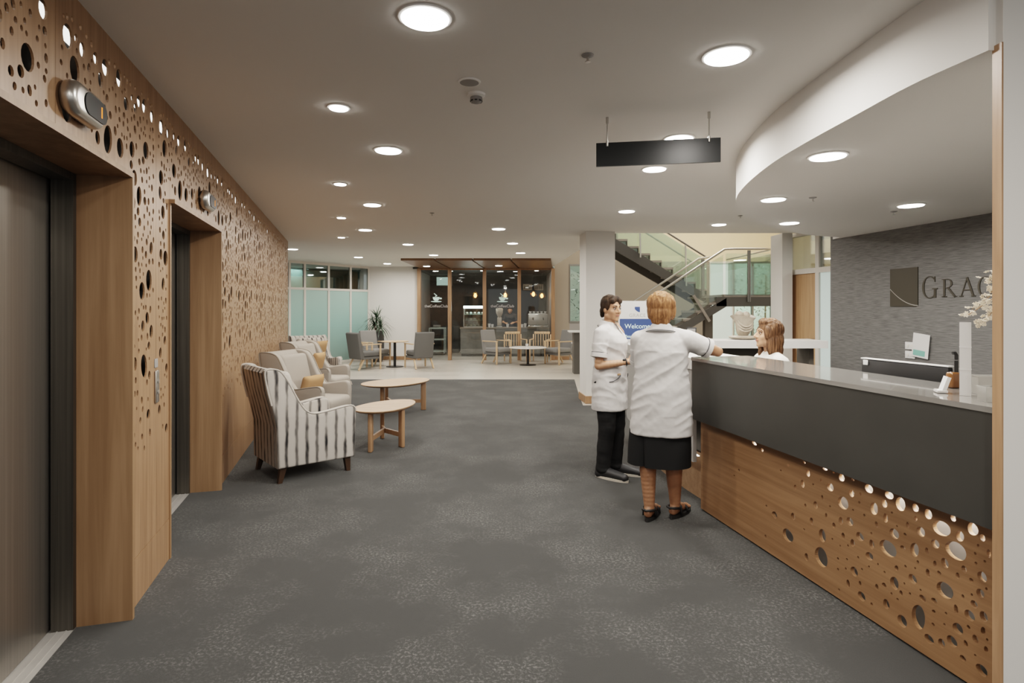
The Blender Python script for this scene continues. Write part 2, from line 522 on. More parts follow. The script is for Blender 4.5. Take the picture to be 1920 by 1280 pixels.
def chain(bm, pts, rads, n=7, sub=2):
    for (p0, r0), (p1, r1) in zip(list(zip(pts, rads)), list(zip(pts, rads))[1:]):
        p0, p1 = Vector(p0), Vector(p1)
        for i in range(n + 1):
            t = i / n
            blob(bm, p0.lerp(p1, t), r0 + (r1 - r0) * t, sub=sub)


def catmull(pts, n=6, closed=False):
    pts = [Vector(p) for p in pts]
    out = []
    m = len(pts)
    rng = range(m) if closed else range(m - 1)
    for i in rng:
        p0 = pts[i - 1] if (i > 0 or closed) else pts[i] * 2 - pts[i + 1]
        p1 = pts[i]
        p2 = pts[(i + 1) % m]
        p3 = pts[(i + 2) % m] if (i + 2 < m or closed) else p2 * 2 - p1
        for k in range(n):
            t = k / n
            out.append(0.5 * ((2 * p1) + (p2 - p0) * t + (2 * p0 - 5 * p1 + 4 * p2 - p3) * t * t + (3 * p1 - p0 - 3 * p2 + p3) * t ** 3))
    if not closed:
        out.append(pts[-1])
    return out


def rounded_poly(pts, r, n=5):
    """Round the corners of a polygon (2D)."""
    out = []
    m = len(pts)
    for i in range(m):
        a, b, c = Vector(pts[i - 1]), Vector(pts[i]), Vector(pts[(i + 1) % m])
        d0, d1 = (a - b), (c - b)
        rr = min(r, d0.length * 0.45, d1.length * 0.45)
        s, e = b + d0.normalized() * rr, b + d1.normalized() * rr
        for k in range(n + 1):
            t = k / n
            out.append(s * (1 - t) ** 2 + b * 2 * t * (1 - t) + e * t * t)
    return out


def stadium(w, h, n=10):
    r = h / 2
    out = []
    for k in range(n + 1):
        a = -PI / 2 + PI * k / n
        out.append((w / 2 - r + r * math.cos(a), r * math.sin(a)))
    for k in range(n + 1):
        a = PI / 2 + PI * k / n
        out.append((-w / 2 + r + r * math.cos(a), r * math.sin(a)))
    return out


def obj(name, bm, mat, parent=None, smooth=True, angle=40, loc=None, matrix=None):
    bmesh.ops.recalc_face_normals(bm, faces=bm.faces)
    me = bpy.data.meshes.new(name)
    bm.to_mesh(me)
    bm.free()
    if smooth:
        me.shade_smooth()
        if angle < 180:
            me.set_sharp_from_angle(angle=R(angle))
    me.materials.append(mat)
    o = bpy.data.objects.new(name, me)
    COL.objects.link(o)
    if parent is not None:
        o.parent = parent
    if loc is not None:
        o.location = loc
    if matrix is not None:
        o.matrix_local = matrix
    return o


def tag(o, label, cat, group=None, kind=None):
    o['label'] = label
    o['category'] = cat
    if group:
        o['group'] = group
    if kind:
        o['kind'] = kind
    return o


def thing(name, label, cat, loc=(0, 0, 0), rotz=0.0, group=None, kind=None):
    o = bpy.data.objects.new(name, None)
    o.empty_display_size = 0.1
    COL.objects.link(o)
    o.location = loc
    o.rotation_euler = (0, 0, rotz)
    return tag(o, label, cat, group, kind)


def kids(o):
    return [c for c in bpy.data.objects if c.parent == o]


def dup(root, loc, rotz, label=None, group=None):
    """A copy of a thing with copies of its parts and sub-parts."""
    r = root.copy()
    COL.objects.link(r)
    r.location = loc
    r.rotation_euler = (0, 0, rotz)
    if label:
        r['label'] = label
    if group:
        r['group'] = group
    for ch in kids(root):
        c = ch.copy()
        COL.objects.link(c)
        c.parent = r
        for g in kids(ch):
            d = g.copy()
            COL.objects.link(d)
            d.parent = c
    return r


def evaluated_mesh(o):
    dg = bpy.context.evaluated_depsgraph_get()
    dg.update()
    return bpy.data.meshes.new_from_object(o.evaluated_get(dg))


def remeshed(name, bm, voxel, mat, parent=None, smooth_iter=4, factor=0.5):
    """Union of all the closed shapes in bm as one continuous surface."""
    me = bpy.data.meshes.new('tmp')
    bmesh.ops.recalc_face_normals(bm, faces=bm.faces)
    bm.to_mesh(me)
    bm.free()
    o = bpy.data.objects.new('tmp', me)
    COL.objects.link(o)
    md = o.modifiers.new('r', 'REMESH')
    md.mode = 'VOXEL'
    md.voxel_size = voxel
    md.adaptivity = 0.0
    if smooth_iter:
        sm = o.modifiers.new('s', 'SMOOTH')
        sm.iterations = smooth_iter
        sm.factor = factor
    m2 = evaluated_mesh(o)
    bpy.data.objects.remove(o)
    bpy.data.meshes.remove(me)
    m2.name = name
    m2.shade_smooth()
    m2.materials.clear()
    m2.materials.append(mat)
    r = bpy.data.objects.new(name, m2)
    COL.objects.link(r)
    if parent is not None:
        r.parent = parent
    return r


def from_curve(name, polys, thick, mat, parent=None, matrix=None, offset=0.0):
    """Flat sheet with holes: the first polygon is the outline, the others are holes; local xy plane, extruded along z."""
    cu = bpy.data.curves.new('tmp', 'CURVE')
    cu.dimensions = '2D'
    cu.fill_mode = 'BOTH'
    cu.extrude = thick / 2
    for pl in polys:
        sp = cu.splines.new('POLY')
        sp.points.add(len(pl) - 1)
        for q, p in zip(sp.points, pl):
            q.co = (p[0], p[1], 0, 1)
        sp.use_cyclic_u = True
    o = bpy.data.objects.new('tmp', cu)
    COL.objects.link(o)
    me = evaluated_mesh(o)
    bpy.data.objects.remove(o)
    bpy.data.curves.remove(cu)
    me.name = name
    me.materials.clear()
    me.materials.append(mat)
    if matrix is not None:
        me.transform(matrix)
    me.shade_flat()
    r = bpy.data.objects.new(name, me)
    COL.objects.link(r)
    if parent is not None:
        r.parent = parent
    return r


def text(name, body, size, mat, parent=None, matrix=None, thick=0.001, align='CENTER', space=1.0):
    cu = bpy.data.curves.new('tmp', 'FONT')
    cu.body = body
    cu.size = size
    cu.extrude = thick
    cu.align_x = align
    cu.align_y = 'CENTER'
    cu.space_character = space
    o = bpy.data.objects.new('tmp', cu)
    COL.objects.link(o)
    me = evaluated_mesh(o)
    bpy.data.objects.remove(o)
    bpy.data.curves.remove(cu)
    me.name = name
    me.materials.clear()
    me.materials.append(mat)
    if matrix is not None:
        me.transform(matrix)
    r = bpy.data.objects.new(name, me)
    COL.objects.link(r)
    if parent is not None:
        r.parent = parent
    return r


UP = Matrix.Rotation(PI / 2, 4, 'X')     # xy plane -> xz plane (text stands up, reads from -y)


def ell(cx, cy, rx, ry, a=0.0, n=14, egg=0.0):
    out = []
    for k in range(n):
        t = 2 * PI * k / n
        x, y = rx * math.cos(t), ry * math.sin(t) * (1 + egg * math.cos(t))
        out.append((cx + x * math.cos(a) - y * math.sin(a), cy + x * math.sin(a) + y * math.cos(a)))
    return out


def area(name, loc, energy, size, shape='DISK', rot=(0, 0, 0), color=(1, 0.95, 0.885), size_y=None, spread=PI):
    l = bpy.data.lights.new(name, 'AREA')
    l.shape = shape
    l.size = size
    if size_y:
        l.size_y = size_y
    l.energy = energy
    l.color = color
    l.spread = spread
    o = bpy.data.objects.new(name, l)
    COL.objects.link(o)
    o.location = loc
    o.rotation_euler = rot
    return o
random.seed(7)
CEIL = 2.72


def struct(name, bm, mat, label, cat, parent=None, **k):
    o = obj(name, bm, mat, parent, smooth=False, **k)
    if parent is None:
        tag(o, label, cat, kind='structure')
    return o


# ------------------------------------------------------------------ floor and ceiling
b = bmesh.new()
prism(b, [(-9, -3), (7, -3), (7, 9.0), (1.10, 9.0), (1.14, 9.79), (1.319, 12.29), (-9, 12.29)], -0.02, 0.0)
struct('floor', b, M['carpet'], 'dark grey flecked carpet across the lift lobby and around the reception desk', 'floor')
b = bmesh.new()
bx(b, -9, 9, -3, 22, -0.06, -0.004)
struct('floor_tiles', b, M['tile'], 'pale beige floor tiles under the coffee tables and chairs by the coffee shop', 'floor')

b = bmesh.new()
prism(b, [(-9, -3), (7, -3), (7, 9.43), (1.55, 9.43), (1.42, 11.87), (1.25, 15.9), (1.2, 17.1), (1.2, 21), (-9, 21)], CEIL, CEIL + 0.3)
struct('ceiling', b, M['ceiling'], 'plain off-white ceiling with round recessed downlights', 'ceiling')

# lowered soffit over reception
soff = [(1.68, 2.05), (1.628, 2.367), (1.618, 2.767), (1.614, 3.21), (1.635, 3.687), (1.732, 4.331), (1.892, 4.91), (2.216, 5.604), (2.824, 6.4), (3.588, 7.136), (4.208, 7.458)]
curve = [(p.x, p.y) for p in catmull([(x, y, 0) for x, y in soff], 6)]
b = bmesh.new()
prism(b, curve + [(4.24, 7.72), (4.30, 7.72), (5.2, 2.1), (5.1, 2.06)], 2.41, CEIL + 0.05)
o = obj('ceiling_reception', b, M['ceiling'], smooth=True, angle=30)
tag(o, 'lowered ceiling with a curved white edge sweeping over the reception desk', 'ceiling', kind='structure')

# ------------------------------------------------------------------ left lift wall
WA = Vector((-1.891, 2.904, 0))
WROT = math.atan2(0.9617, -0.274)
T = Vector((-0.274, 0.9617, 0))
WN = Vector((0.9617, 0.274, 0))


def W(s, n=0.0, z=0.0):
    return WA + T * s + WN * n + Vector((0, 0, z))


PORT = [(-1.50, -0.0925, 2.155), (0.60, 1.98, 2.155)]


def step_poly(a, bb, lo, hi, ports):
    pts = []
    x = a
    for p0, p1, h in ports:
        c0, c1 = max(a, p0), min(bb, p1)
        if c1 <= c0:
            continue
        if c0 > x:
            pts += [(x, lo), (c0, lo)]
        pts += [(c0, h), (c1, h)]
        x = c1
    if x < bb:
        pts += [(x, lo), (bb, lo)]
    return pts + [(bb, hi), (a, hi)]


wall = thing('wall_left', 'oak veneer wall pierced with oval holes and lit from behind around two lifts', 'wall', WA, WROT, kind='structure')
SEAM = [-2.0, -0.81, 0.36, 1.53, 2.70, 3.87, 5.04, 6.21, 7.38, 8.0]
PW = 1.17


def hole_pattern():
    rnd = random.Random(11)
    holes = []
    BR = []

    def ok(x, z, r):
        return all((x - a) ** 2 + ((z - c) / 1.0) ** 2 > (r + d + 0.008) ** 2 for a, c, d, _e in BR)
    # a row of larger openings under the ceiling, brightest in the photo
    for k in range(9):
        x, z, r = 0.10 + 0.125 * k + rnd.uniform(-.02, .02), 2.53 + rnd.uniform(-0.045, 0.05), rnd.uniform(0.022, 0.042)
        e = rnd.uniform(1.0, 1.35)
        if ok(x, z, r * e):
            holes.append((x, z, r, e))
            BR.append((x, z, r * e, e))
    tries = 0
    while tries < 30000:
        tries += 1
        z = rnd.uniform(0.72, 2.63)
        dens = 1.0 if z > 1.9 else max(0.0, (z - 0.62) / 1.3) ** 1.2
        if rnd.random() > dens:
            continue
        q = rnd.random()
        if tries < 500:
            r = rnd.uniform(0.026, 0.046)
            if rnd.random() > 0.25:
                continue
        elif q < 0.3:
            r = rnd.uniform(0.016, 0.029)
        else:
            r = rnd.uniform(0.008, 0.016)
        if z > 2.58:
            r = min(r, 0.012)
        e = rnd.uniform(1.0, 1.45)
        x = rnd.uniform(0.03 + r * 1.2, PW - 0.03 - r * 1.2)
        if ok(x, z, r * e):
            holes.append((x, z, r, e))
            BR.append((x, z, r * e, e))
        if len(holes) > 420:
            break
    return holes


PAT = hole_pattern()
rr = random.Random(3)
for a, c in zip(SEAM, SEAM[1:]):
    polys = [step_poly(a + 0.0012, c - 0.0012, 0.242, CEIL, PORT)]
    for (x, z, r, e) in PAT:
        s = a + x if c - a > 1.1 else a + x
        if s + r * e > c - 0.012 or s - r * e < a + 0.012:
            continue
        if any(p0 - 0.02 - r < s < p1 + 0.02 + r and z - r * e < h + 0.02 for p0, p1, h in PORT):
            continue
        # leave the call station area clear
        if abs(s - 0.352) < 0.06 + r and 0.93 < z < 1.26:
            continue
        polys.append(ell(s, z, r, r * e, rr.uniform(-0.3, 0.3), 16 if r > 0.02 else 10))
    from_curve('perforated_panel', polys, 0.008, M['oak_wall'], wall, Matrix.Translation((0, 0.004, 0)) @ UP)
b = bmesh.new()
prism(b, step_poly(-2.0, 7.97, 0.0, CEIL, PORT), 0.10, 0.30, 'y')
obj('cavity_backing', b, M['backing'], wall, smooth=False)
b = bmesh.new()
bx(b, 7.98, 8.0, 0.018, 0.5, 0, CEIL)
obj('end_panel', b, M['oak_wall'], wall, smooth=False)
b = bmesh.new()
bx(b, -2.0, 7.9, 0.085, 0.099, 2.605, 2.655)
obj('light_strip', b, M['led'], wall, smooth=False)
for s0, s1, lb in ((-2.0, -1.5, 'oak skirting beside the first lift, at the picture edge'), (-0.0925, 0.60, 'oak skirting board under the call button panel between the two lifts'), (1.98, 8.0, 'long oak skirting board behind the armchairs')):
    b = bmesh.new()
    bx(b, s0, s1, -0.001, 0.018, 0.0, 0.238)
    o = obj('baseboard_left', b, M['oak_wall'], None, smooth=False)
    o.location = WA
    o.rotation_euler = (0, 0, WROT)
    tag(o, lb, 'skirting board', kind='structure')

# lift portals
for k, (p0, p1, h) in enumerate(PORT):
    d = thing('door_%d' % (k + 1), ['brushed steel lift doors in a deep oak portal, cut off by the photo edge', 'narrow view of steel lift doors in an oak portal beside the call buttons'][k], 'lift door', WA, WROT, kind='structure')
    i0, i1 = p0 + 0.025, p1 - 0.025
    for q0, q1 in ((p0, i0), (i1, p1)):
        b = bmesh.new()
        bx(b, q0, q1, -0.033 if q0 > p0 else -0.008, 0.2, 0, h if q0 > p0 else h - 0.0255)
        obj('portal_jamb', b, M['oak_dark'], d, smooth=False)
    b = bmesh.new()
    bx(b, p0, i1 - 0.0005, -0.033, 0.2, h - 0.025, h)
    obj('portal_head', b, M['oak_dark'], d, smooth=False)
    for q0, q1 in ((p0, i0 + 0.03), (i1 - 0.03, p1)):
        b = bmesh.new()
        bx(b, q0, q1, 0.2005, 0.29, 0, h + 0.02)
        obj('steel_jamb', b, M['steel_dark'], d, smooth=False)
    b = bmesh.new()
    bx(b, i0 + 0.03, i1 - 0.03, 0.2005, 0.29, h - 0.06, h + 0.02)
    obj('steel_head', b, M['steel_dark'], d, smooth=False)
    mid = (i0 + i1) / 2
    for q0, q1 in ((p0 - 0.05, mid - 0.002), (mid + 0.002, p1 + 0.05)):
        b = bmesh.new()
        bx(b, q0, q1, 0.30, 0.34, 0.008, h + 0.05)
        obj('door_leaf', b, M['steel'], d, smooth=False)
    b = bmesh.new()
    bx(b, i0, i1, 0.2005, 0.40, -0.003, 0.003)
    for yy in (0.225, 0.262):
        bx(b, i0, i1, yy, yy + 0.006, 0.003, 0.006)
    obj('sill_track', b, M['alu_bright'], d, smooth=False)

# lift indicators
for s, w_, lab in ((-0.66, 0.30, 'oval silver lift indicator with dark display above the first lift portal'), (1.46, 0.30, 'oval silver lift indicator above the second, farther lift portal')):
    t = thing('lift_indicator', lab, 'indicator', W(s, 0, 2.295), WROT, 'lift indicators on the perforated wall')
    b = bmesh.new()
    rprism(b, stadium(w_, 0.135, 12), -0.062, -0.0005, 'y', 0.028, 4)
    obj('housing', b, M['silver'], t, angle=60)
    b = bmesh.new()
    prism(b, [(x + 0.035, z) for x, z in stadium(w_ * 0.70, 0.085, 10)], -0.066, -0.0615, 'y')
    sc = obj('display', b, M['black_gloss'], t, smooth=False)
    b = bmesh.new()
    bx(b, 0.078, 0.086, -0.0675, -0.066, -0.022, 0.022)
    obj('digit', b, M['redglow'], sc, smooth=False)

t = thing('call_station', 'slim silver lift call button panel between the two lifts', 'button panel', W(0.352, 0, 0.975), WROT)
b = bmesh.new()
rbox(b, (0, -0.006, 0.09), (0.052, 0.012, 0.18), 0.005, 2)
obj('face_plate', b, M['silver'], t)
for z in (0.06, 0.12):
    b = bmesh.new()
    cyl(b, (0, -0.0125, z), (0, -0.0165, z), 0.011, seg=16)
    obj('button', b, M['chrome'], t)
b = bmesh.new()
rbox(b, (0, -0.002, 0.215), (0.055, 0.004, 0.05), 0.0015, 1)
o = obj('notice_plate', b, M['grille'], None)
o.location = W(0.352, 0, 0.98)
o.rotation_euler = (0, 0, WROT)
tag(o, 'small grey notice plate fixed above the lift call buttons', 'sign')

# ------------------------------------------------------------------ far left: frosted partition and white wall
FA, FB = Vector((-5.67, 14.8, 0)), Vector((-4.22, 17.05, 0))
fd = (FB - FA).normalized()
frot = math.atan2(fd.y, fd.x)
L = (FB - FA).length
t = thing('window_1', 'floor to ceiling frosted green glass partition with pale mullions', 'glass partition', FA, frot, kind='structure')
us = [542, 570.5, 615.5, 656.5, 689.5]


def on_part(u):
    k = (u - 960) / F
    # FA.x + s fd.x = k (FA.y + s fd.y)
    return (k * FA.y - FA.x) / (fd.x - k * fd.y)


ss = [on_part(542) - 1.3, on_part(542) - 0.62] + [on_part(u) for u in us]
ss[-1] = L
for s in ss:
    b = bmesh.new()
    bx(b, s - 0.03, s + 0.03, -0.03, 0.03, 0, CEIL)
    obj('mullion', b, M['mullion'], t, smooth=False)
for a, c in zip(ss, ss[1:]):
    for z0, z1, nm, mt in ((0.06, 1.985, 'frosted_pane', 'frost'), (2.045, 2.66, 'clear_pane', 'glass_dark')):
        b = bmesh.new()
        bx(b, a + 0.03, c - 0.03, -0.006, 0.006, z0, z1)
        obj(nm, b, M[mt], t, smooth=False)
    for z0, z1, nm in ((0, 0.06, 'bottom_rail'), (1.985, 2.045, 'transom'), (2.66, CEIL, 'head_rail')):
        b = bmesh.new()
        bx(b, a + 0.03, c - 0.03, -0.025, 0.025, z0, z1)
        obj(nm, b, M['mullion'], t, smooth=False)
# room behind the clear upper panes
b = bmesh.new()
prism(b, [(-7.6, 15.6), (-5.0, 19.6), (-5.1, 19.7), (-7.7, 15.7)], 0, CEIL)
struct('wall_office', b, plain('office_wall', (0.22, 0.34, 0.30), 0.8), 'pale green wall seen through the clear panes above the frosted partition', 'wall')
b = bmesh.new()
bx(b, -4.25, -2.76, 17.05, 17.2, 0, CEIL)
struct('wall_back', b, M['white'], 'plain white wall behind the potted plant', 'wall')
b = bmesh.new()
bx(b, -4.19, -2.80, 17.032, 17.05, 0, 0.1)
o = struct('baseboard_back', b, M['timber'], 'low timber skirting along the white wall behind the plant', 'skirting board')

# ------------------------------------------------------------------ coffee shop front
t = thing('window_2', 'glazed coffee shop front with tall cedar posts', 'shop front', (0, 17, 0), kind='structure')
PX = [-2.70, -1.81, -0.80, 0.21, 1.19]
for x in PX:
    b = bmesh.new()
    bx(b, x - 0.05, x + 0.05, -0.16, 0.0, 0, 2.66)
    obj('post', b, M['timber'], t, smooth=False)
for a, c in zip(PX, PX[1:]):
    b = bmesh.new()
    bx(b, a + 0.05, c - 0.05, -0.05, -0.04, 0.012, 2.64)
    obj('glass_pane', b, M['glass_cafe'], t, smooth=False)
    b = bmesh.new()
    bx(b, a + 0.05, c - 0.05, -0.07, -0.03, 2.62, 2.66)
    obj('head_rail', b, M['timber'], t, smooth=False)
# soffit boards
FX = [-2.73, -1.88, -0.96, -0.026, 0.965]
for k in range(4):
    b = bmesh.new()
    g = 0.022
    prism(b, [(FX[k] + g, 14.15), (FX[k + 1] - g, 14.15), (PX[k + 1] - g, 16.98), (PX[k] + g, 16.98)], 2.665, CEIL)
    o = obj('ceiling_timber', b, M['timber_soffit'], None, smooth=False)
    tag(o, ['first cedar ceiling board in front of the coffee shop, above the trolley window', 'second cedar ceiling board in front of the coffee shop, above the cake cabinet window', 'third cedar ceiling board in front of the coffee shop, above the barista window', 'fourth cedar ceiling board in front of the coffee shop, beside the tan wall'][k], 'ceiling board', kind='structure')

# inside the coffee shop
b = bmesh.new()
bx(b, -3.0, 1.3, 20.6, 20.7, 0, 2.66)
struct('wall_cafe_back', b, M['cafe_wall'], 'dark charcoal rear wall inside the coffee shop', 'wall')
b = bmesh.new()
bx(b, -3.0, -2.9, 17.21, 20.6, 0, 2.66)
struct('wall_cafe_left', b, M['grille'], 'grey side wall inside the coffee shop beside the trolley', 'wall')
b = bmesh.new()
bx(b, 1.22, 1.3, 17.21, 20.6, 0, 2.66)
struct('wall_cafe_right', b, M['grille'], 'grey side wall inside the coffee shop beside the coffee machine', 'wall')
b = bmesh.new()
bx(b, -2.9, 1.22, 17.0, 20.6, 2.66, 2.70)
struct('ceiling_cafe', b, M['cafe_wall'], 'dark ceiling inside the coffee shop', 'ceiling')

# ------------------------------------------------------------------ stair hall beyond the column
YB = 17.0
for x0, x1, z0, z1, mt, nm, lb in (
        (3.1, 8.2, 2.87, 5.6, 'cream', 'wall_hall_upper', 'cream upper wall of the stair hall above the frosted panel'),
        (1.2, 3.1, 2.87, 5.6, 'tanwall', 'wall_hall_corner', 'tan upper wall seen between the ceiling edge and the white column'),
        (1.25, 1.68, 0, 2.87, 'tanwall', 'wall_hall_tan', 'narrow tan wall beside the last cedar post of the coffee shop'),
        (1.68, 3.0, 0, 1.08, 'grille', 'wall_hall_sill', 'grey low wall under the narrow window behind the white bar tables'),
        (1.68, 3.0, 2.79, 2.87, 'tanwall', 'wall_hall_lintel', 'strip of tan wall above the narrow window behind the column'),
        (3.0, 5.77, 0, 2.87, 'greywall', 'wall_hall_back', 'taupe wall under the upper stair flight'),
        (7.6, 8.2, 0, 2.87, 'cream', 'wall_hall_end', 'cream end wall beside the garden window')):
    b = bmesh.new()
    bx(b, x0, x1, YB, YB + 0.15, z0, z1)
    struct(nm, b, M[mt], lb, 'wall')
b = bmesh.new()
bx(b, 8.2, 8.35, 9.43, YB + 0.15, 0, 5.6)
struct('wall_hall_right', b, M['cream'], 'cream side wall of the stair hall', 'wall')
b = bmesh.new()
bx(b, 1.2, 8.35, 9.43, YB + 0.15, 5.6, 5.7)
struct('ceiling_hall', b, M['ceiling'], 'high ceiling of the stair hall', 'ceiling')
b = bmesh.new()
bx(b, 1.25, 1.68, YB - 0.018, YB, 0, 0.1)
struct('baseboard_hall', b, M['timber'], 'dark timber skirting behind the grey lounge chair near the bar tables', 'skirting board')


def window(name, label, x0, x1, z0, z1, cols, pane, frame, extra=()):
    t = thing(name, label, 'window', (0, YB, 0), kind='structure')
    f = 0.05
    for k in range(cols + 1):
        x = x0 + (x1 - x0) * k / cols
        b = bmesh.new()
        bx(b, max(x0, x - f / 2), min(x1, x + f / 2), -0.02, 0.08, z0, z1)
        obj('mullion', b, M[frame], t, smooth=False)
    for zz in (z0, z1 - f):
        b = bmesh.new()
        bx(b, x0, x1, -0.015, 0.075, zz, zz + f)
        obj('rail', b, M[frame], t, smooth=False)
    for k in range(cols):
        b = bmesh.new()
        bx(b, x0 + (x1 - x0) * k / cols + f / 2, x0 + (x1 - x0) * (k + 1) / cols - f / 2, 0.03, 0.038, z0 + f, z1 - f)
        obj('pane', b, M[pane], t, smooth=False)
    return t


window('window_3', 'narrow window with grey frame and green glass between coffee shop and column', 1.68, 3.0, 1.08, 2.79, 3, 'glass_green', 'post')
window('window_4', 'tall frosted pale green panel behind the stair landing', 5.77, 6.47, 0.0, 2.87, 1, 'frost_pale', 'mullion')
window('window_5', 'tall garden window behind the stair landing, with leaves outside', 6.47, 7.6, 0.0, 2.87, 2, 'glass_green', 'post')

# ------------------------------------------------------------------ columns
b = bmesh.new()
prism(b, [(1.171, 9.185), (1.637, 9.24), (1.60, 9.73), (1.127, 9.675)], 0, CEIL)
struct('column', b, M['white'], 'white square column with timber skirting behind the dark-haired woman', 'column')
b = bmesh.new()
prism(b, [(1.155, 9.165), (1.655, 9.225), (1.615, 9.75), (1.11, 9.692)], 0, 0.115)
struct('baseboard_column', b, M['oak_leg'], 'timber skirting wrapped around the white column by the carpet edge', 'skirting board')
b = bmesh.new()
bx(b, 4.385, 4.55, 9.43, 9.85, 0, CEIL)
struct('column', b, M['white'], 'white pier between the stair hall and the timber door', 'column')

# ------------------------------------------------------------------ door wall behind reception
DW0 = Vector((4.6, 9.67, 0))
dd = Vector((0.176, -0.984, 0)).normalized()
drot = math.atan2(dd.y, dd.x)
t = thing('door_3', 'flush timber door in a white frame with glass above and beside it, behind reception', 'door', DW0, drot, kind='structure')
b = bmesh.new()
bx(b, 0.02, 0.68, 0.0, 0.04, 0.005, 2.05)
dl = obj('door_leaf', b, streaky('door_veneer', (0.42, 0.25, 0.13), (0.52, 0.33, 0.19), (26, 26, 1.2), 0.4), t, smooth=False)
b = bmesh.new()
tube(b, [(0.62, 0, 1.02), (0.62, -0.05, 1.02), (0.52, -0.055, 1.02)], 0.009)
obj('handle', b, M['silver'], dl)
for s0, s1, z0, z1 in ((-0.06, 0.02, 0, CEIL), (0.68, 0.76, 0, CEIL), (1.62, 1.70, 0, CEIL), (0.02, 0.68, 2.05, 2.13), (0.76, 1.62, 2.05, 2.13), (0.02, 0.68, 2.66, CEIL), (0.76, 1.62, 2.66, CEIL)):
    b = bmesh.new()
    bx(b, s0, s1, -0.03, 0.06, z0, z1)
    obj('frame', b, M['mullion'], t, smooth=False)
for s0, s1, z0, z1, mt in ((0.02, 0.68, 2.13, 2.66, 'glass'), (0.76, 1.62, 2.13, 2.66, 'glass'), (0.76, 1.62, 0.0, 2.05, 'frost_pale')):
    b = bmesh.new()
    bx(b, s0, s1, 0.0, 0.008, z0, z1)
    obj('glass_pane', b, M[mt], t, smooth=False)
b = bmesh.new()
prism(b, [(6.2, 10.5), (6.6, 7.4), (6.7, 7.4), (6.3, 10.5)], 0, CEIL)
struct('wall_corridor', b, M['tanwall'], 'plain corridor wall seen through the glass above the timber door', 'wall')

# grey wall behind reception
GW0 = Vector((4.227, 7.717, 0))
gd = Vector((0.348, -2.177, 0)).normalized()
grot = math.atan2(gd.y, gd.x)
b = bmesh.new()
bx(b, 0, 5.9, 0, 0.08, 0, 2.6)
o = struct('wall_reception', b, M['grasscloth'], 'grey grasscloth wall behind the reception desk carrying the sign', 'wall')
o.location = GW0
o.rotation_euler = (0, 0, grot)

# nib wall at the picture edge
b = bmesh.new()
bx(b, 1.7065, 6.0, 2.02, 2.056, 0, CEIL)
struct('wall_front', b, M['white'], 'white wall end beside the reception opening', 'wall')
b = bmesh.new()
bx(b, 1.700, 1.706, 2.018, 2.058, 0, 2.425)
struct('trim_1', b, M['oak_leg'], 'thin vertical timber edge trim on the white wall end by the desk', 'trim')

# ------------------------------------------------------------------ reception desk
D0 = Vector((1.857, 2.082, 0))
DT = Vector((-0.196, 0.981, 0)).normalized()
DROT = math.atan2(DT.y, DT.x)
DN = Vector((-DT.y, DT.x, 0))
if DN.x > 0:
    DN = -DN


def D(s, n=0.0, z=0.0):
    return D0 + DT * s + DN * n + Vector((0, 0, z))


def desk_s(u):
    k = (u - 960) / F
    return (k * D0.y - D0.x) / (DT.x - k * DT.y)


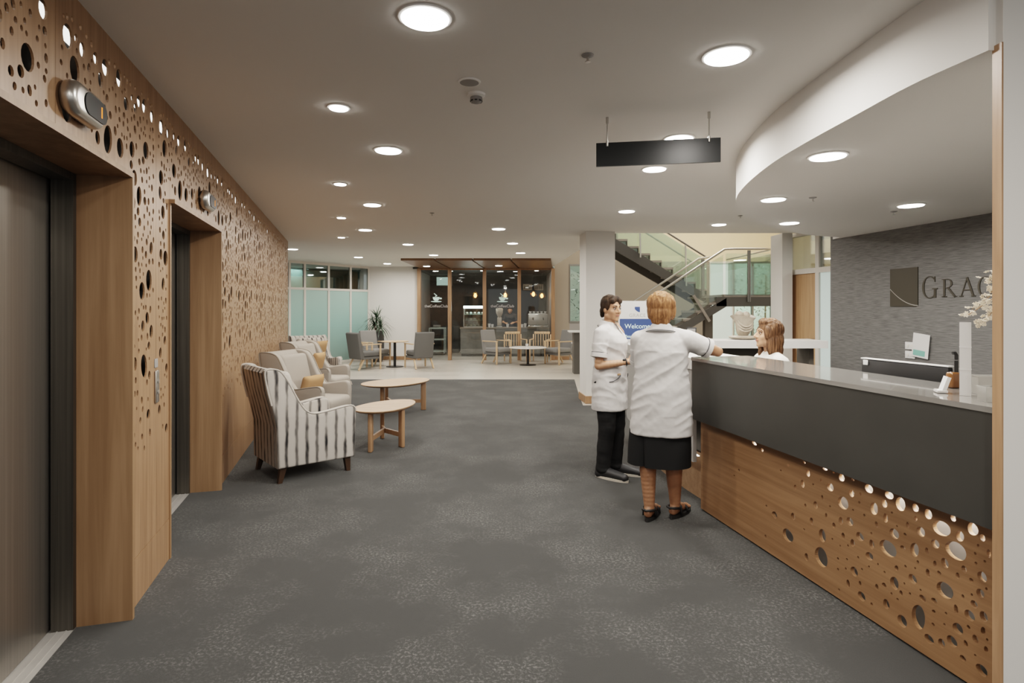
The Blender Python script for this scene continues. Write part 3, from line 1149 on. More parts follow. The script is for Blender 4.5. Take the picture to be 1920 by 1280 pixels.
DL = 2.295
desk = thing('reception_desk', 'long reception desk with charcoal apron over pierced oak front', 'desk', D0, DROT)
HZ = [(468, 625, 50, 60), (615, 720, 60, 90), (712, 480, 50, 60), (850, 505, 36, 60), (912, 682, 80, 75), (1150, 593, 85, 70), (1212, 692, 100, 85), (1165, 868, 80, 75), (1047, 985, 62, 115), (1030, 688, 40, 68), (968, 485, 45, 65), (828, 417, 38, 40), (1290, 597, 50, 60), (1232, 628, 38, 52), (940, 836, 40, 60), (1222, 1038, 50, 50), (1197, 1095, 50, 50), (1275, 980, 50, 50), (1338, 985, 38, 48), (1328, 1222, 55, 50), (1330, 808, 45, 50), (1322, 882, 38, 45), (1095, 1085, 45, 40), (1150, 1103, 32, 42), (975, 1005, 45, 55), (905, 930, 30, 45), (795, 895, 36, 42), (762, 785, 34, 45), (830, 717, 36, 38), (620, 625, 32, 62), (788, 630, 36, 40), (940, 617, 45, 48), (1058, 608, 40, 45), (1092, 530, 35, 48), (1122, 662, 40, 42), (1165, 748, 35, 48), (1022, 818, 40, 42), (918, 446, 40, 36), (1035, 502, 30, 38), (1202, 548, 26, 32), (1332, 635, 26, 34), (655, 410, 32, 38), (707, 368, 26, 36), (743, 563, 32, 40), (703, 560, 20, 38), (533, 395, 18, 38), (557, 348, 18, 34), (750, 437, 24, 36), (896, 482, 26, 40), (902, 548, 22, 44), (840, 665, 24, 44), (755, 658, 20, 36), (1250, 775, 26, 36), (1295, 930, 34, 36), (1300, 1085, 28, 40), (1215, 952, 22, 42), (1066, 903, 32, 28), (1118, 914, 30, 24), (1090, 792, 22, 40), (408, 533, 24, 32), (490, 540, 18, 34), (573, 562, 18, 34), (590, 490, 18, 36), (318, 215, 22, 16), (353, 245, 12, 18), (468, 312, 10, 16), (632, 328, 24, 16), (1245, 1170, 30, 26), (1348, 1130, 20, 28), (1335, 1047, 22, 36), (1258, 1105, 20, 30), (735, 838, 16, 36), (788, 838, 12, 24), (862, 853, 16, 28), (895, 845, 22, 22), (713, 626, 16, 30), (672, 580, 16, 26), (637, 535, 10, 24), (550, 720, 18, 36), (500, 410, 12, 24), (1360, 705, 20, 40), (1120, 750, 16, 30), (1085, 693, 18, 32), (1222, 803, 20, 30), (862, 577, 16, 30), (1000, 578, 14, 28), (1035, 550, 16, 26), (978, 680, 24, 22), (540, 300, 14, 12), (756, 377, 14, 10), (670, 345, 10, 8), (615, 380, 10, 16), (790, 440, 10, 14), (545, 490, 10, 16), (620, 455, 10, 20), (1313, 670, 12, 16), (250, 335, 8, 14), (229, 360, 7, 9), (372, 493, 8, 10), (368, 628, 8, 14), (436, 336, 8, 8), (540, 598, 10, 8), (840, 930, 12, 16), (695, 865, 9, 9), (690, 728, 10, 14), (730, 730, 10, 10), (780, 722, 10, 12), (690, 775, 10, 12), (725, 772, 9, 12), (828, 763, 9, 10), (797, 775, 9, 10), (950, 770, 18, 26), (990, 762, 11, 14), (1045, 742, 12, 16), (897, 788, 10, 12), (1033, 770, 8, 10), (985, 838, 9, 9), (928, 883, 10, 12), (970, 880, 16, 24), (1010, 883, 11, 11), (955, 908, 11, 10), (1057, 867, 9, 9), (1115, 962, 18, 16), (1170, 970, 12, 12), (1113, 1020, 16, 16), (1163, 1020, 12, 12), (1270, 1032, 18, 18), (1353, 1088, 10, 14), (1300, 1157, 12, 12), (1245, 895, 14, 20), (1285, 888, 10, 12), (1350, 862, 12, 16), (1140, 790, 20, 16), (1282, 823, 20, 20), (1303, 748, 14, 14), (1343, 740, 12, 12), (1300, 705, 10, 14), (665, 640, 8, 9), (735, 670, 10, 12), (700, 670, 8, 8), (757, 512, 10, 10), (807, 535, 10, 14), (655, 495, 9, 10), (580, 398, 8, 10), (785, 478, 10, 12), (930, 523, 10, 10), (952, 583, 10, 10), (988, 620, 14, 14), (838, 615, 10, 14), (868, 752, 8, 10)]
polys = [[(0, 0.012), (DL, 0.012), (DL, 0.70), (0, 0.70)]]
done = []
for zx, zy, w_, h_ in sorted(HZ, key=lambda q: -q[2] * q[3]):
    u, v = 1280 + zx / 2.370, 740 + zy / 2.370
    s = desk_s(u)
    yy = D(s).y
    z = H - (v - V0) / F * yy
    rs = abs(desk_s(u - w_ / 4.74) - desk_s(u + w_ / 4.74)) / 2
    rz = h_ / 4.74 / F * yy
    rs, rz = max(rs * 0.95, 0.005), max(rz * 0.92, 0.005)
    if s - rs < 0.02 or s + rs > DL - 0.02 or z - rz < 0.03:
        continue
    if z + rz > 0.692:
        z = 0.692 - rz
    rmax = (rs + rz) / 2
    if any((s - a) ** 2 + (z - c) ** 2 < (rmax + d + 0.006) ** 2 for a, c, d in done):
        continue
    done.append((s, z, rmax))
    polys.append(ell(s, z, rs, rz, random.uniform(-0.25, 0.25), 22 if rmax > 0.015 else 12, egg=random.uniform(-0.15, 0.15)))
from_curve('pierced_front', polys, 0.020, M['oak_desk'], desk, Matrix.Translation((0, -0.010, 0)) @ UP)
# local y of the desk frame: find which way is outward
sgn = 1.0 if (Matrix.Rotation(DROT, 3, 'Z') @ Vector((0, 1, 0))).dot(DN) > 0 else -1.0
b = bmesh.new()
bx(b, DL - 0.02, DL, sgn * -0.021, sgn * -0.40, 0.012, 0.70)
obj('end_panel', b, M['oak_desk'], desk, smooth=False)
b = bmesh.new()
bx(b, 0.0, DL - 0.021, sgn * -0.095, sgn * -0.11, 0.0, 0.70)
obj('cavity_backing', b, M['desk_backing'], desk, smooth=False)
b = bmesh.new()
bx(b, 0.02, DL - 0.35, sgn * -0.028, sgn * -0.085, 0.686, 0.698)
obj('light_strip', b, M['led_desk'], desk, smooth=False)
b = bmesh.new()
bx(b, 0.0, DL - 0.021, sgn * -0.112, sgn * -0.14, 0.0, 1.112)
obj('inner_panel', b, M['charcoal'], desk, smooth=False)


def corner(y_out, s_end, y_in, r):
    pts = [(0.0, y_out)]
    for k in range(9):
        a = PI / 2 * k / 8
        pts.append((s_end - r + r * math.sin(a), y_out - r + r * math.cos(a)))
    pts.append((s_end, y_in))
    return pts


outp = corner(0.08, 2.338, -0.36, 0.07)
inp = corner(0.05, 2.308, -0.36, 0.05)
b = bmesh.new()
prism(b, [(x, sgn * y) for x, y in outp + inp[::-1]], 0.685, 1.1145)
obj('apron', b, M['charcoal'], desk, smooth=True, angle=25)
b = bmesh.new()
prism(b, [(x, sgn * y) for x, y in corner(0.0495, 2.307, -0.36, 0.05)] + [(0.0, sgn * 0.001), (2.307 - 0.01, sgn * 0.001)][0:1], 0.70, 0.712)
obj('apron_underside', b, M['charcoal'], desk, smooth=False)
top = corner(0.084, 2.342, -0.42, 0.072) + [(0.0, -0.38)]
b = bmesh.new()
prism(b, [(x, sgn * y) for x, y in top], 1.115, 1.137)
obj('counter_top', b, M['counter'], desk, smooth=False)
b = bmesh.new()
bx(b, 0.05, 2.2, sgn * -0.142, sgn * -0.85, 0.715, 0.745)
obj('work_surface', b, M['white_gloss'], desk, smooth=False)
for s in (0.08, 2.17):
    b = bmesh.new()
    bx(b, s - 0.02, s + 0.02, sgn * -0.145, sgn * -0.83, 0.0, 0.714)
    obj('support_panel', b, M['charcoal'], desk, smooth=False)


def offset_path(pts, d):
    out = []
    n = len(pts)
    for i, p in enumerate(pts):
        a = pts[max(0, i - 1)]
        c = pts[min(n - 1, i + 1)]
        t = Vector((c[0] - a[0], c[1] - a[1])).normalized()
        out.append((p[0] - t.y * d, p[1] + t.x * d))
    return out


# ------------------------------------------------------------------ curved white counter behind
cp = [(p.x, p.y) for p in catmull([(1.50, 4.52, 0), (1.44, 4.85, 0), (1.39, 5.3, 0), (1.37, 5.75, 0), (1.36, 6.35, 0), (1.55, 6.9, 0), (2.15, 7.2, 0), (3.0, 7.2, 0), (3.72, 7.2, 0)], 6)]
cc = thing('curved_counter', 'white curved counter on grey apron and lit timber base behind the two standing women', 'counter', (cp[0][0], cp[0][1], 0))
org = Matrix.Translation((-cp[0][0], -cp[0][1], 0))
n_ap = int(len(cp) * 0.90)


def ribbon(name, d0, d1, z0, z1, mat, n=None, smooth=True):
    pts = cp[:n] if n else cp
    b = bmesh.new()
    prism(b, offset_path(pts, d0) + offset_path(pts, d1)[::-1], z0, z1)
    bmesh.ops.transform(b, matrix=org, verts=b.verts)
    return obj(name, b, mat, cc, smooth=smooth, angle=30)


ribbon('base_panel', 0.0, -0.02, 0.0, 0.36, M['oak_light'], n_ap)
ribbon('apron', 0.10, 0.07, 0.31, 1.029, M['grille'] if False else plain('pale_grey_apron', (0.46, 0.45, 0.43), 0.5), n_ap)
ribbon('inner_lining', -0.025, -0.04, 0.0, 1.029, M['riser'], n_ap)
ribbon('light_strip', 0.060, 0.045, 0.352, 0.36, M['led'], n_ap)
ribbon('worktop', 0.12, -0.36, 1.03, 1.118, M['white_gloss'])
b = bmesh.new()
bx(b, 3.60, 3.66, 7.05, 7.35, 0, 1.029)
bmesh.ops.transform(b, matrix=org, verts=b.verts)
obj('support_leg', b, M['riser'], cc, smooth=False)
# ------------------------------------------------------------------ armchairs (local forward = +y)
def armchair(name, label, fabric, trim, wing=0.0, group=None):
    t = thing(name, label, 'armchair', group=group)
    hw = 0.34
    w = wing
    prof = [(0.35, 0.13), (0.365, 0.50), (0.355, 0.575), (0.315, 0.607), (0.22, 0.600), (0.08, 0.578), (-0.03 + w * .5, 0.572), (-0.10 + w, 0.60), (-0.155 + w, 0.67), (-0.205 + w, 0.76), (-0.255 + w, 0.86), (-0.31 + w, 0.945), (-0.36 + w * .6, 0.98), (-0.43, 0.985), (-0.455, 0.95), (-0.43, 0.80), (-0.385, 0.62), (-0.355, 0.48), (-0.345, 0.13)]
    sm = catmull([(y, z, 0) for y, z in prof[1:-1]], 3)
    poly = [(0.35, 0.13)] + [(p.x, p.y) for p in sm] + [(-0.345, 0.13)]
    for s in (-1, 1):
        b = bmesh.new()
        x0, x1 = s * (hw - 0.085), s * hw
        rprism(b, poly, min(x0, x1), max(x0, x1), 'x', 0.02, 3)
        o = obj('side_panel', b, fabric, t, angle=50)
        b = bmesh.new()
        edge = [(p.x, p.y) for p in sm]
        tube(b, [(s * (hw - 0.006), y, z) for y, z in edge[2:-4]], 0.008, 6)
        obj('piping', b, trim, o)
    # back
    b = bmesh.new()
    back = [(-0.345, 0.13), (-0.355, 0.48), (-0.385, 0.62), (-0.43, 0.80), (-0.455, 0.95), (-0.43, 0.985), (-0.375, 0.978), (-0.335, 0.93), (-0.30, 0.80), (-0.25, 0.60), (-0.20, 0.40), (-0.20, 0.13)]
    prism(b, back, -(hw - 0.08), hw - 0.08, 'x')
    obj('back_shell', b, fabric, t, angle=35)
    b = bmesh.new()
    a = R(-14)
    rbox(b, (0, -0.215, 0.70), (0.51, 0.13, 0.50), 0.05, 4, Matrix.Rotation(-a, 3, 'X'))
    obj('back_cushion', b, fabric, t)
    b = bmesh.new()
    bx(b, -(hw - 0.08), hw - 0.08, -0.30, 0.335, 0.13, 0.30)
    obj('seat_base', b, fabric, t, smooth=False)
    b = bmesh.new()
    rbox(b, (0, 0.115, 0.375), (0.505, 0.60, 0.165), 0.06, 4)
    obj('seat_cushion', b, fabric, t)
    for sx in (-1, 1):
        for yy, ky in ((0.29, 0.01), (-0.29, -0.03)):
            b = bmesh.new()
            x = sx * 0.285
            loft(b, [[(x - .018 + sx * .006, yy + ky - .018, 0), (x + .018 + sx * .006, yy + ky - .018, 0), (x + .018 + sx * .006, yy + ky + .018, 0), (x - .018 + sx * .006, yy + ky + .018, 0)],
                     [(x - .027, yy - .027, .1305), (x + .027, yy - .027, .1305), (x + .027, yy + .027, .1305), (x - .027, yy + .027, .1305)]])
            obj('leg', b, M['dark_leg'], t, smooth=False)
    return t


def place(o, x, y, phi):
    o.location = (x, y, 0)
    o.rotation_euler = (0, 0, R(phi - 90))
    return o


c1 = place(armchair('armchair', 'black and ivory striped armchair turned away, beside the small oak table', M['stripe'], M['stripe_trim'], 0.0, 'armchairs along the oak wall'), -1.94, 5.415, 40.5)
c2 = place(armchair('armchair', 'beige armchair with a small mustard cushion, between the striped chair and another beige chair', M['beige'], M['beige_dark'], 0.09, 'armchairs along the oak wall'), -2.42, 6.98, -14)
c3 = dup(c2, (-3.0, 9.02, 0), R(-12 - 90), 'beige armchair in front of the far striped armchair, mostly hidden by the other beige chair')
c4 = dup(c1, (-3.62, 10.75, 0), R(-48 - 90), 'far striped armchair at the end of the oak wall with a mustard cushion on it')


def pillow(name, label, w, h, d, mat):
    b = bmesh.new()
    n = 14
    grid = {}
    for s in (-1, 1):
        for i in range(n + 1):
            for j in range(n + 1):
                x, y = -1 + 2 * i / n, -1 + 2 * j / n
                th = ((1 - x ** 4) * (1 - y ** 4)) ** 0.5
                pin = 1 - 0.06 * (x * x * (1 - y * y) + y * y * (1 - x * x)) * 0
                edge = i in (0, n) or j in (0, n)
                if edge and s == 1:
                    grid[(s, i, j)] = grid[(-1, i, j)]
                else:
                    k = 1 - 0.07 * (1 - abs(x)) * (abs(y) ** 3) - 0.07 * (1 - abs(y)) * (abs(x) ** 3)
                    grid[(s, i, j)] = b.verts.new((x * w / 2 * k, s * th * d / 2, y * h / 2 * k))
        for i in range(n):
            for j in range(n):
                b.faces.new((grid[(s, i, j)], grid[(s, i + 1, j)], grid[(s, i + 1, j + 1)], grid[(s, i, j + 1)]))
    o = obj(name, b, mat, None, angle=180)
    return tag(o, label, 'cushion', 'mustard cushions on the armchairs')


def on_chair(o, chair, loc, rx, rz=0.0):
    m = Matrix.Translation(chair.location) @ Matrix.Rotation(chair.rotation_euler.z, 4, 'Z')
    l = m @ Matrix.Translation(Vector(loc)) @ Matrix.Rotation(rz, 4, 'Z') @ Matrix.Rotation(rx, 4, 'X')
    o.matrix_world = l


on_chair(pillow('cushion', 'small rectangular mustard cushion on the front beige armchair', 0.36, 0.22, 0.12, M['mustard']), c2, (-0.04, 0.0, 0.59), R(-16), R(-6))
on_chair(pillow('cushion', 'mustard cushion wedged upright on the second beige armchair, only its edge showing', 0.34, 0.34, 0.12, M['mustard']), c3, (0.03, -0.005, 0.66), R(-16), R(4))
on_chair(pillow('cushion', 'square mustard cushion tilted on the far striped armchair', 0.42, 0.42, 0.14, M['mustard']), c4, (0.02, 0.03, 0.71), R(-20), R(8))


# ------------------------------------------------------------------ pebble coffee tables
def pebble_table(label, c, rx, ry, ang, h, legs, hub):
    t = thing('coffee_table', label, 'coffee table', (c[0], c[1], 0), 0, 'pebble coffee tables')
    out = []
    n = 44
    for k in range(n):
        a = 2 * PI * k / n
        x, y = rx * math.cos(a), ry * math.sin(a) * (1 - 0.16 * math.cos(a))
        p = abs(math.cos(a)) ** 0.92
        out.append(Vector((math.copysign(rx * p, math.cos(a)), y, 0)))
    rot = Matrix.Rotation(ang, 3, 'Z')
    b = bmesh.new()
    rings = []
    for f, z in ((0.90, h - 0.030), (0.985, h - 0.014), (1.0, h - 0.006), (0.995, h)):
        rings.append([rot @ (p * f) + Vector((0, 0, z)) for p in out])
    loft(b, rings)
    obj('table_top', b, M['oak_light'], t, angle=30)
    for lx, ly in legs:
        b = bmesh.new()
        d = Vector((hub[0] - lx, hub[1] - ly, 0))
        a = math.atan2(d.y, d.x)
        rbox(b, (lx, ly, (h - 0.031) / 2), (0.075, 0.042, h - 0.031), 0.012, 3, Matrix.Rotation(a, 3, 'Z'))
        obj('leg', b, M['oak_leg'], t)
        b = bmesh.new()
        p0 = Vector((lx, ly, 0.135)) + d.normalized() * 0.038
        beam(b, p0, (hub[0], hub[1], 0.135), 0.026, 0.05)
        obj('stretcher', b, M['oak_leg'], t, smooth=False)
    return t


c = Vector((-1.375, 6.38, 0))
legs = [Vector((-1.476, 6.07, 0)) - c, Vector((-1.194, 6.29, 0)) - c, Vector((-1.50, 6.72, 0)) - c]
pebble_table('small pebble-shaped oak coffee table beside the front striped armchair', c, 0.44, 0.27, R(68), 0.44, [(l.x, l.y) for l in legs], (legs[2].x * 0.55 + 0.01, legs[2].y * 0.55 - 0.04))
c = Vector((-1.66, 8.42, 0))
legs = [Vector((-1.83, 8.20, 0)) - c, Vector((-1.31, 8.60, 0)) - c, Vector((-1.90, 8.80, 0)) - c]
pebble_table('larger pebble-shaped oak coffee table behind the small one, at the carpet edge', c, 0.56, 0.36, R(52), 0.44, [(l.x, l.y) for l in legs], (-0.12, 0.12))


# ------------------------------------------------------------------ lounge chairs of the coffee shop (forward = +y)
def lounge_chair(label, fabric):
    t = thing('lounge_chair', label, 'chair', group='grey lounge chairs by the coffee shop')
    b = bmesh.new()
    rprism(b, rounded_poly([(-0.20, 0.27), (-0.345, 0.92), (-0.42, 0.90), (-0.31, 0.25)], 0.035), -0.25, 0.25, 'x', 0.02, 2)
    obj('backrest', b, fabric, t)
    b = bmesh.new()
    rbox(b, (0, 0.02, 0.375), (0.49, 0.52, 0.13), 0.04, 3)
    obj('seat_cushion', b, fabric, t)
    b = bmesh.new()
    bx(b, -0.255, 0.255, -0.25, 0.25, 0.255, 0.31)
    obj('seat_rail', b, M['grey_fabric'], t, smooth=False)
    for s in (-1, 1):
        b = bmesh.new()
        x = s * 0.278
        rbox(b, (x, 0.24, 0.30), (0.034, 0.045, 0.60), 0.008, 2)
        obj('front_leg', b, M['beech'], t)
        b = bmesh.new()
        rbox(b, (x, -0.01, 0.614), (0.045, 0.56, 0.028), 0.008, 2)
        obj('armrest', b, M['beech'], t)
        b = bmesh.new()
        beam(b, (s * 0.22, -0.20, 0.27), (s * 0.235, -0.37, 0.0), 0.034, 0.034)
        obj('rear_leg', b, M['beech'], t, smooth=False)
    return t


def side_table(name, label, c, h, r, mat):
    t = thing(name, label, 'table', (c[0], c[1], 0), group='round cafe tables')
    b = bmesh.new()
    lathe(b, [(r - 0.02, h - 0.022), (r, h - 0.012), (r, h - 0.003), (r - 0.004, h)], seg=40)
    obj('table_top', b, mat, t, angle=30)
    b = bmesh.new()
    cyl(b, (0, 0, 0.02), (0, 0, h - 0.022), 0.035, seg=16)
    obj('pedestal', b, M['black'], t)
    b = bmesh.new()
    lathe(b, [(0.22, 0), (0.22, 0.012), (0.05, 0.025)], seg=32)
    obj('base_plate', b, M['black'], t, angle=30)
    return t


lc = place(lounge_chair('dark grey lounge chair with its back turned, in front of the frosted partition', M['grey_fabric']), -3.64, 14.45, 50)
l2 = place(lounge_chair('grey lounge chair facing out, in front of the potted plant', M['grey_fabric2']), -3.58, 15.27, -42)
l3 = place(lounge_chair('grey lounge chair seen from behind, near the coffee shop trolley', M['grey_fabric']), -2.36, 14.75, 122)
l4 = dup(l2, (-0.40, 15.85, 0), R(-42 - 90), 'grey lounge chair beside the low white table, under the barista window')
l5 = dup(l2, (1.26, 15.72, 0), R(218 - 90), 'grey lounge chair beside the low white table, next to the tan wall')
side_table('cafe_table', 'round timber-topped table with black pedestal among three grey chairs by the plant', (-3.02, 14.98), 0.66, 0.36, M['beech'])
side_table('coffee_table', 'low round white-topped table with black pedestal in front of the coffee shop', (0.42, 15.42), 0.47, 0.50, M['white_gloss'])


def slat_chair(label, loc, rz):
    t = thing('slat_chair', label, 'chair', loc, rz, 'slatted timber chairs in front of the coffee shop glass')
    b = bmesh.new()
    rbox(b, (0, 0, 0.40), (0.46, 0.44, 0.07), 0.02, 2)
    obj('seat_cushion', b, M['grey_fabric'], t)
    b = bmesh.new()
    rbox(b, (0, -0.25, 0.80), (0.46, 0.03, 0.07), 0.01, 2)
    obj('top_rail', b, M['beech'], t)
    for k in range(6):
        b = bmesh.new()
        x = -0.19 + 0.38 * k / 5
        bx(b, x - 0.009, x + 0.009, -0.245, -0.23, 0.40, 0.768)
        obj('back_slat', b, M['beech'], t, smooth=False)
    for sx in (-1, 1):
        for y in (-0.235, 0.22):
            b = bmesh.new()
            rbox(b, (sx * 0.25, y, 0.305 if y > 0 else 0.38), (0.032, 0.032, 0.61 if y > 0 else 0.76), 0.006, 2)
            obj('leg', b, M['beech'], t)
        b = bmesh.new()
        rbox(b, (sx * 0.25, 0.0, 0.622), (0.042, 0.46, 0.024), 0.006, 2)
        obj('armrest', b, M['beech'], t)
    return t


s1 = slat_chair('slatted timber armchair behind the low white table, near the cedar post', (0.10, 16.42, 0), R(200))
s2 = dup(s1, (0.80, 16.44, 0), R(165), 'slatted timber armchair behind the low white table, near the coffee machine')

# small candle glass on the low table
t = thing('candle_holder', 'small glass candle holder on the low round white table', 'candle', (0.40, 15.48, 0.4702))
b = bmesh.new()
lathe(b, [(0.035, 0), (0.042, 0.09), (0.038, 0.09), (0.032, 0.006)], seg=18)
obj('glass_cup', b, M['frost_white'], t)
b = bmesh.new()
cyl(b, (0, 0, 0.012), (0, 0, 0.05), 0.028, seg=14)
obj('candle', b, M['paper'], t)

# white bar tables and dark stools behind the column
for x, y, h, lab in ((1.62, 13.5, 0.985, 'tall white-topped bar table beside the column, in front of the narrow window'), (1.79, 14.3, 0.66, 'low white-topped table partly hidden by the column')):
    t = thing('bar_table', lab, 'table', (x, y, 0), 0, 'white tables beside the column')
    b = bmesh.new()
    rbox(b, (0, 0, h - 0.02), (0.62, 0.5, 0.04), 0.008, 2)
    obj('table_top', b, M['white_gloss'], t)
    b = bmesh.new()
    bx(b, -0.2, 0.2, -0.18, 0.18, 0, h - 0.0405)
    obj('cabinet_base', b, M['stringer'], t, smooth=False)

# potted dracaena
t = thing('potted_plant', 'spiky dark green dracaena in a tall charcoal pot by the white wall', 'plant', (-3.82, 16.42, 0))
b = bmesh.new()
lathe(b, [(0.15, 0.0), (0.20, 0.15), (0.21, 0.55), (0.19, 0.86), (0.165, 0.86), (0.165, 0.80)], seg=24)
obj('pot', b, M['pot'], t)
b = bmesh.new()
cyl(b, (0, 0, 0.79), (0, 0, 0.82), 0.164)
obj('soil', b, M['soil'], t)
rnd = random.Random(5)
for k, (sx, sy, hh) in enumerate(((0.0, 0.0, 0.42), (-0.07, 0.03, 0.28), (0.08, -0.02, 0.22))):
    b = bmesh.new()
    tube(b, [(sx * 0.6, sy * 0.6, 0.80), (sx, sy, 0.82 + hh)], [0.018, 0.012], 8)
    obj('stem', b, M['stem'], t)
b = bmesh.new()
for k in range(150):
    q = k % 3
    sx, sy, hh = ((0.0, 0.0, 0.42), (-0.09, 0.03, 0.26), (0.11, -0.02, 0.20))[q]
    a = rnd.uniform(0, 2 * PI)
    el = rnd.uniform(-0.1, 1.3)
    Ln = rnd.uniform(0.36, 0.56)
    p = Vector((sx, sy, 0.80 + hh + rnd.uniform(-0.08, 0.05)))
    d = Vector((math.cos(a) * math.cos(el), math.sin(a) * math.cos(el), math.sin(el)))
    side = d.cross(Vector((0, 0, 1))).normalized()
    prev = None
    for i in range(7):
        f = i / 6
        wv = 0.017 * (1 - f) ** 0.6 * (0.6 + min(1, f * 4) * 0.4)
        cc_ = p + d * (Ln * f) + Vector((0, 0, -0.34 * f * f * math.cos(el)))
        l, r_ = b.verts.new(cc_ + side * wv), b.verts.new(cc_ - side * wv)
        if prev:
            b.faces.new((prev[0], l, r_, prev[1]))
        prev = (l, r_)
o = obj('leaves', b, M['leaf'], t, angle=180)

# ------------------------------------------------------------------ coffee shop contents
t = thing('service_trolley', 'pale mint three-tier metal trolley inside the coffee shop', 'trolley', (-2.42, 18.9, 0))
for sx in (-1, 1):
    for sy in (-1, 1):
        b = bmesh.new()
        bx(b, sx * 0.24 - 0.014, sx * 0.24 + 0.014, sy * 0.2 - 0.014, sy * 0.2 + 0.014, 0.06, 0.88)
        lg = obj('leg', b, M['mintmetal'], t, smooth=False)
        b = bmesh.new()
        cyl(b, (sx * 0.24 - 0.012, sy * 0.2, 0.03), (sx * 0.24 + 0.012, sy * 0.2, 0.03), 0.03, seg=14)
        obj('caster', b, M['black'], lg)
for z in (0.12, 0.50, 0.86):
    b = bmesh.new()
    bx(b, -0.224, 0.224, -0.20, 0.20, z - 0.02, z + 0.02)
    obj('shelf', b, M['mintmetal'], t, smooth=False)
for k, z in enumerate((0.881, 0.90, 0.919, 0.938)):
    b = bmesh.new()
    lathe(b, [(0.07, 0.0), (0.12, 0.012), (0.13, 0.018), (0.12, 0.016), (0.06, 0.008)], seg=22)
    o = obj('plate', b, M['white_gloss'])
    o.location = (-2.44, 18.9, z)
    tag(o, ['white plate at the bottom of the stack on the trolley', 'white plate second from the bottom of the trolley stack', 'white plate second from the top of the trolley stack', 'white plate on top of the stack on the trolley'][k], 'plate', 'plates stacked on the trolley')
b = bmesh.new()
rbox(b, (0, 0, 0.45), (0.5, 0.5, 0.9), 0.01, 1)
o = obj('waste_cabinet', b, M['cafe_wall'])
o.location = (-2.05, 19.9, 0)
tag(o, 'dark low cabinet behind the trolley inside the coffee shop', 'cabinet')

t = thing('cafe_counter', 'long grey coffee shop counter with pale ledge behind the glass', 'counter', (-0.22, 18.55, 0))
b = bmesh.new()
bx(b, -1.40, 1.38, -0.28, 0.3, 0.08, 0.86)
obj('front_panel', b, M['cafe_counter'], t, smooth=False)
b = bmesh.new()
bx(b, -1.38, 1.36, -0.24, 0.28, 0, 0.08)
obj('plinth', b, M['cafe_wall'], t, smooth=False)
b = bmesh.new()
bx(b, -1.42, 1.39, -0.31, 0.32, 0.86, 0.90)
obj('worktop', b, M['greywall'], t, smooth=False)

t = thing('cake_cabinet', 'glass cake cabinet with bright light bar on the coffee shop counter', 'display cabinet', (-1.18, 18.55, 0.9005))
b = bmesh.new()
bx(b, -0.34, 0.34, -0.22, 0.22, 0, 0.03)
obj('base', b, M['silver'], t, smooth=False)
for z in (0.22, 0.40):
    b = bmesh.new()
    bx(b, -0.33, 0.33, -0.2, 0.2, z, z + 0.012)
    obj('shelf', b, M['mintmetal'], t, smooth=False)
for sx in (-1, 1):
    b = bmesh.new()
    bx(b, sx * 0.34 - 0.012, sx * 0.34 + 0.012, -0.22, 0.22, 0.03, 0.60)
    obj('side_frame', b, M['silver'], t, smooth=False)
b = bmesh.new()
bx(b, -0.328, 0.328, -0.222, -0.216, 0.03, 0.60)
obj('glass_front', b, M['glass'], t, smooth=False)
b = bmesh.new()
bx(b, -0.35, 0.35, -0.23, 0.22, 0.60, 0.68)
obj('light_bar', b, M['coolbar'], t, smooth=False)
rnd = random.Random(8)
k = 0
names = ['by the left end', 'second along', 'third along', 'fourth along', 'by the right end']
for z, row in ((0.2325 + 0.9005, 'middle shelf'), (0.4125 + 0.9005, 'top shelf'), (0.0305 + 0.9005, 'bottom shelf')):
    for i in range(5):
        x = -1.18 - 0.25 + 0.125 * i
        b = bmesh.new()
        lathe(b, [(0.028, 0.0), (0.042, 0.03), (0.045, 0.045), (0.03, 0.065), (0.005, 0.075)], seg=14)
        o = obj('muffin', b, M['ceramic'] if (i + k) % 2 else M['mintmetal'])
        o.location = (x, 18.50, z)
        tag(o, 'small cake on the %s of the lit cake cabinet, %s' % (row, ['in the first place', 'second along', 'third along', 'fourth along', 'in the last place'][i]), 'cake', 'cakes in the lit cabinet')
    k += 1

t = thing('coffee_grinder', 'tall coffee grinder with bean hopper beside the barista', 'coffee grinder', (-0.40, 18.5, 0.9005))
b = bmesh.new()
rbox(b, (0, 0, 0.02), (0.18, 0.24, 0.04), 0.01, 2)
obj('base', b, M['silver'], t)
b = bmesh.new()
rbox(b, (0, 0.03, 0.18), (0.14, 0.16, 0.28), 0.02, 2)
obj('body', b, M['ceramic'], t)
b = bmesh.new()
lathe(b, [(0.05, 0.32), (0.11, 0.46), (0.115, 0.58), (0.10, 0.60), (0.03, 0.61)], seg=20)
obj('hopper', b, M['ceramic'], t)
t = thing('espresso_machine', 'silver espresso machine on the coffee shop counter', 'coffee machine', (0.82, 18.5, 0.9005))
b = bmesh.new()
rbox(b, (0, 0, 0.25), (0.62, 0.40, 0.36), 0.03, 3)
obj('body', b, M['silver'], t)
b = bmesh.new()
rbox(b, (0, -0.05, 0.035), (0.64, 0.42, 0.06), 0.01, 2)
obj('drip_tray', b, M['chrome'], t)
for x in (-0.16, 0.16):
    b = bmesh.new()
    cyl(b, (x, -0.201, 0.30), (x, -0.28, 0.27), 0.035)
    g = obj('group_head', b, M['chrome'], t)
    b = bmesh.new()
    tube(b, [(x, -0.28, 0.255), (x, -0.42, 0.25)], 0.014)
    obj('filter_handle', b, M['black'], g)
b = bmesh.new()
bx(b, -0.29, 0.29, -0.18, 0.18, 0.43, 0.445)
obj('cup_tray', b, M['chrome'], t, smooth=False)
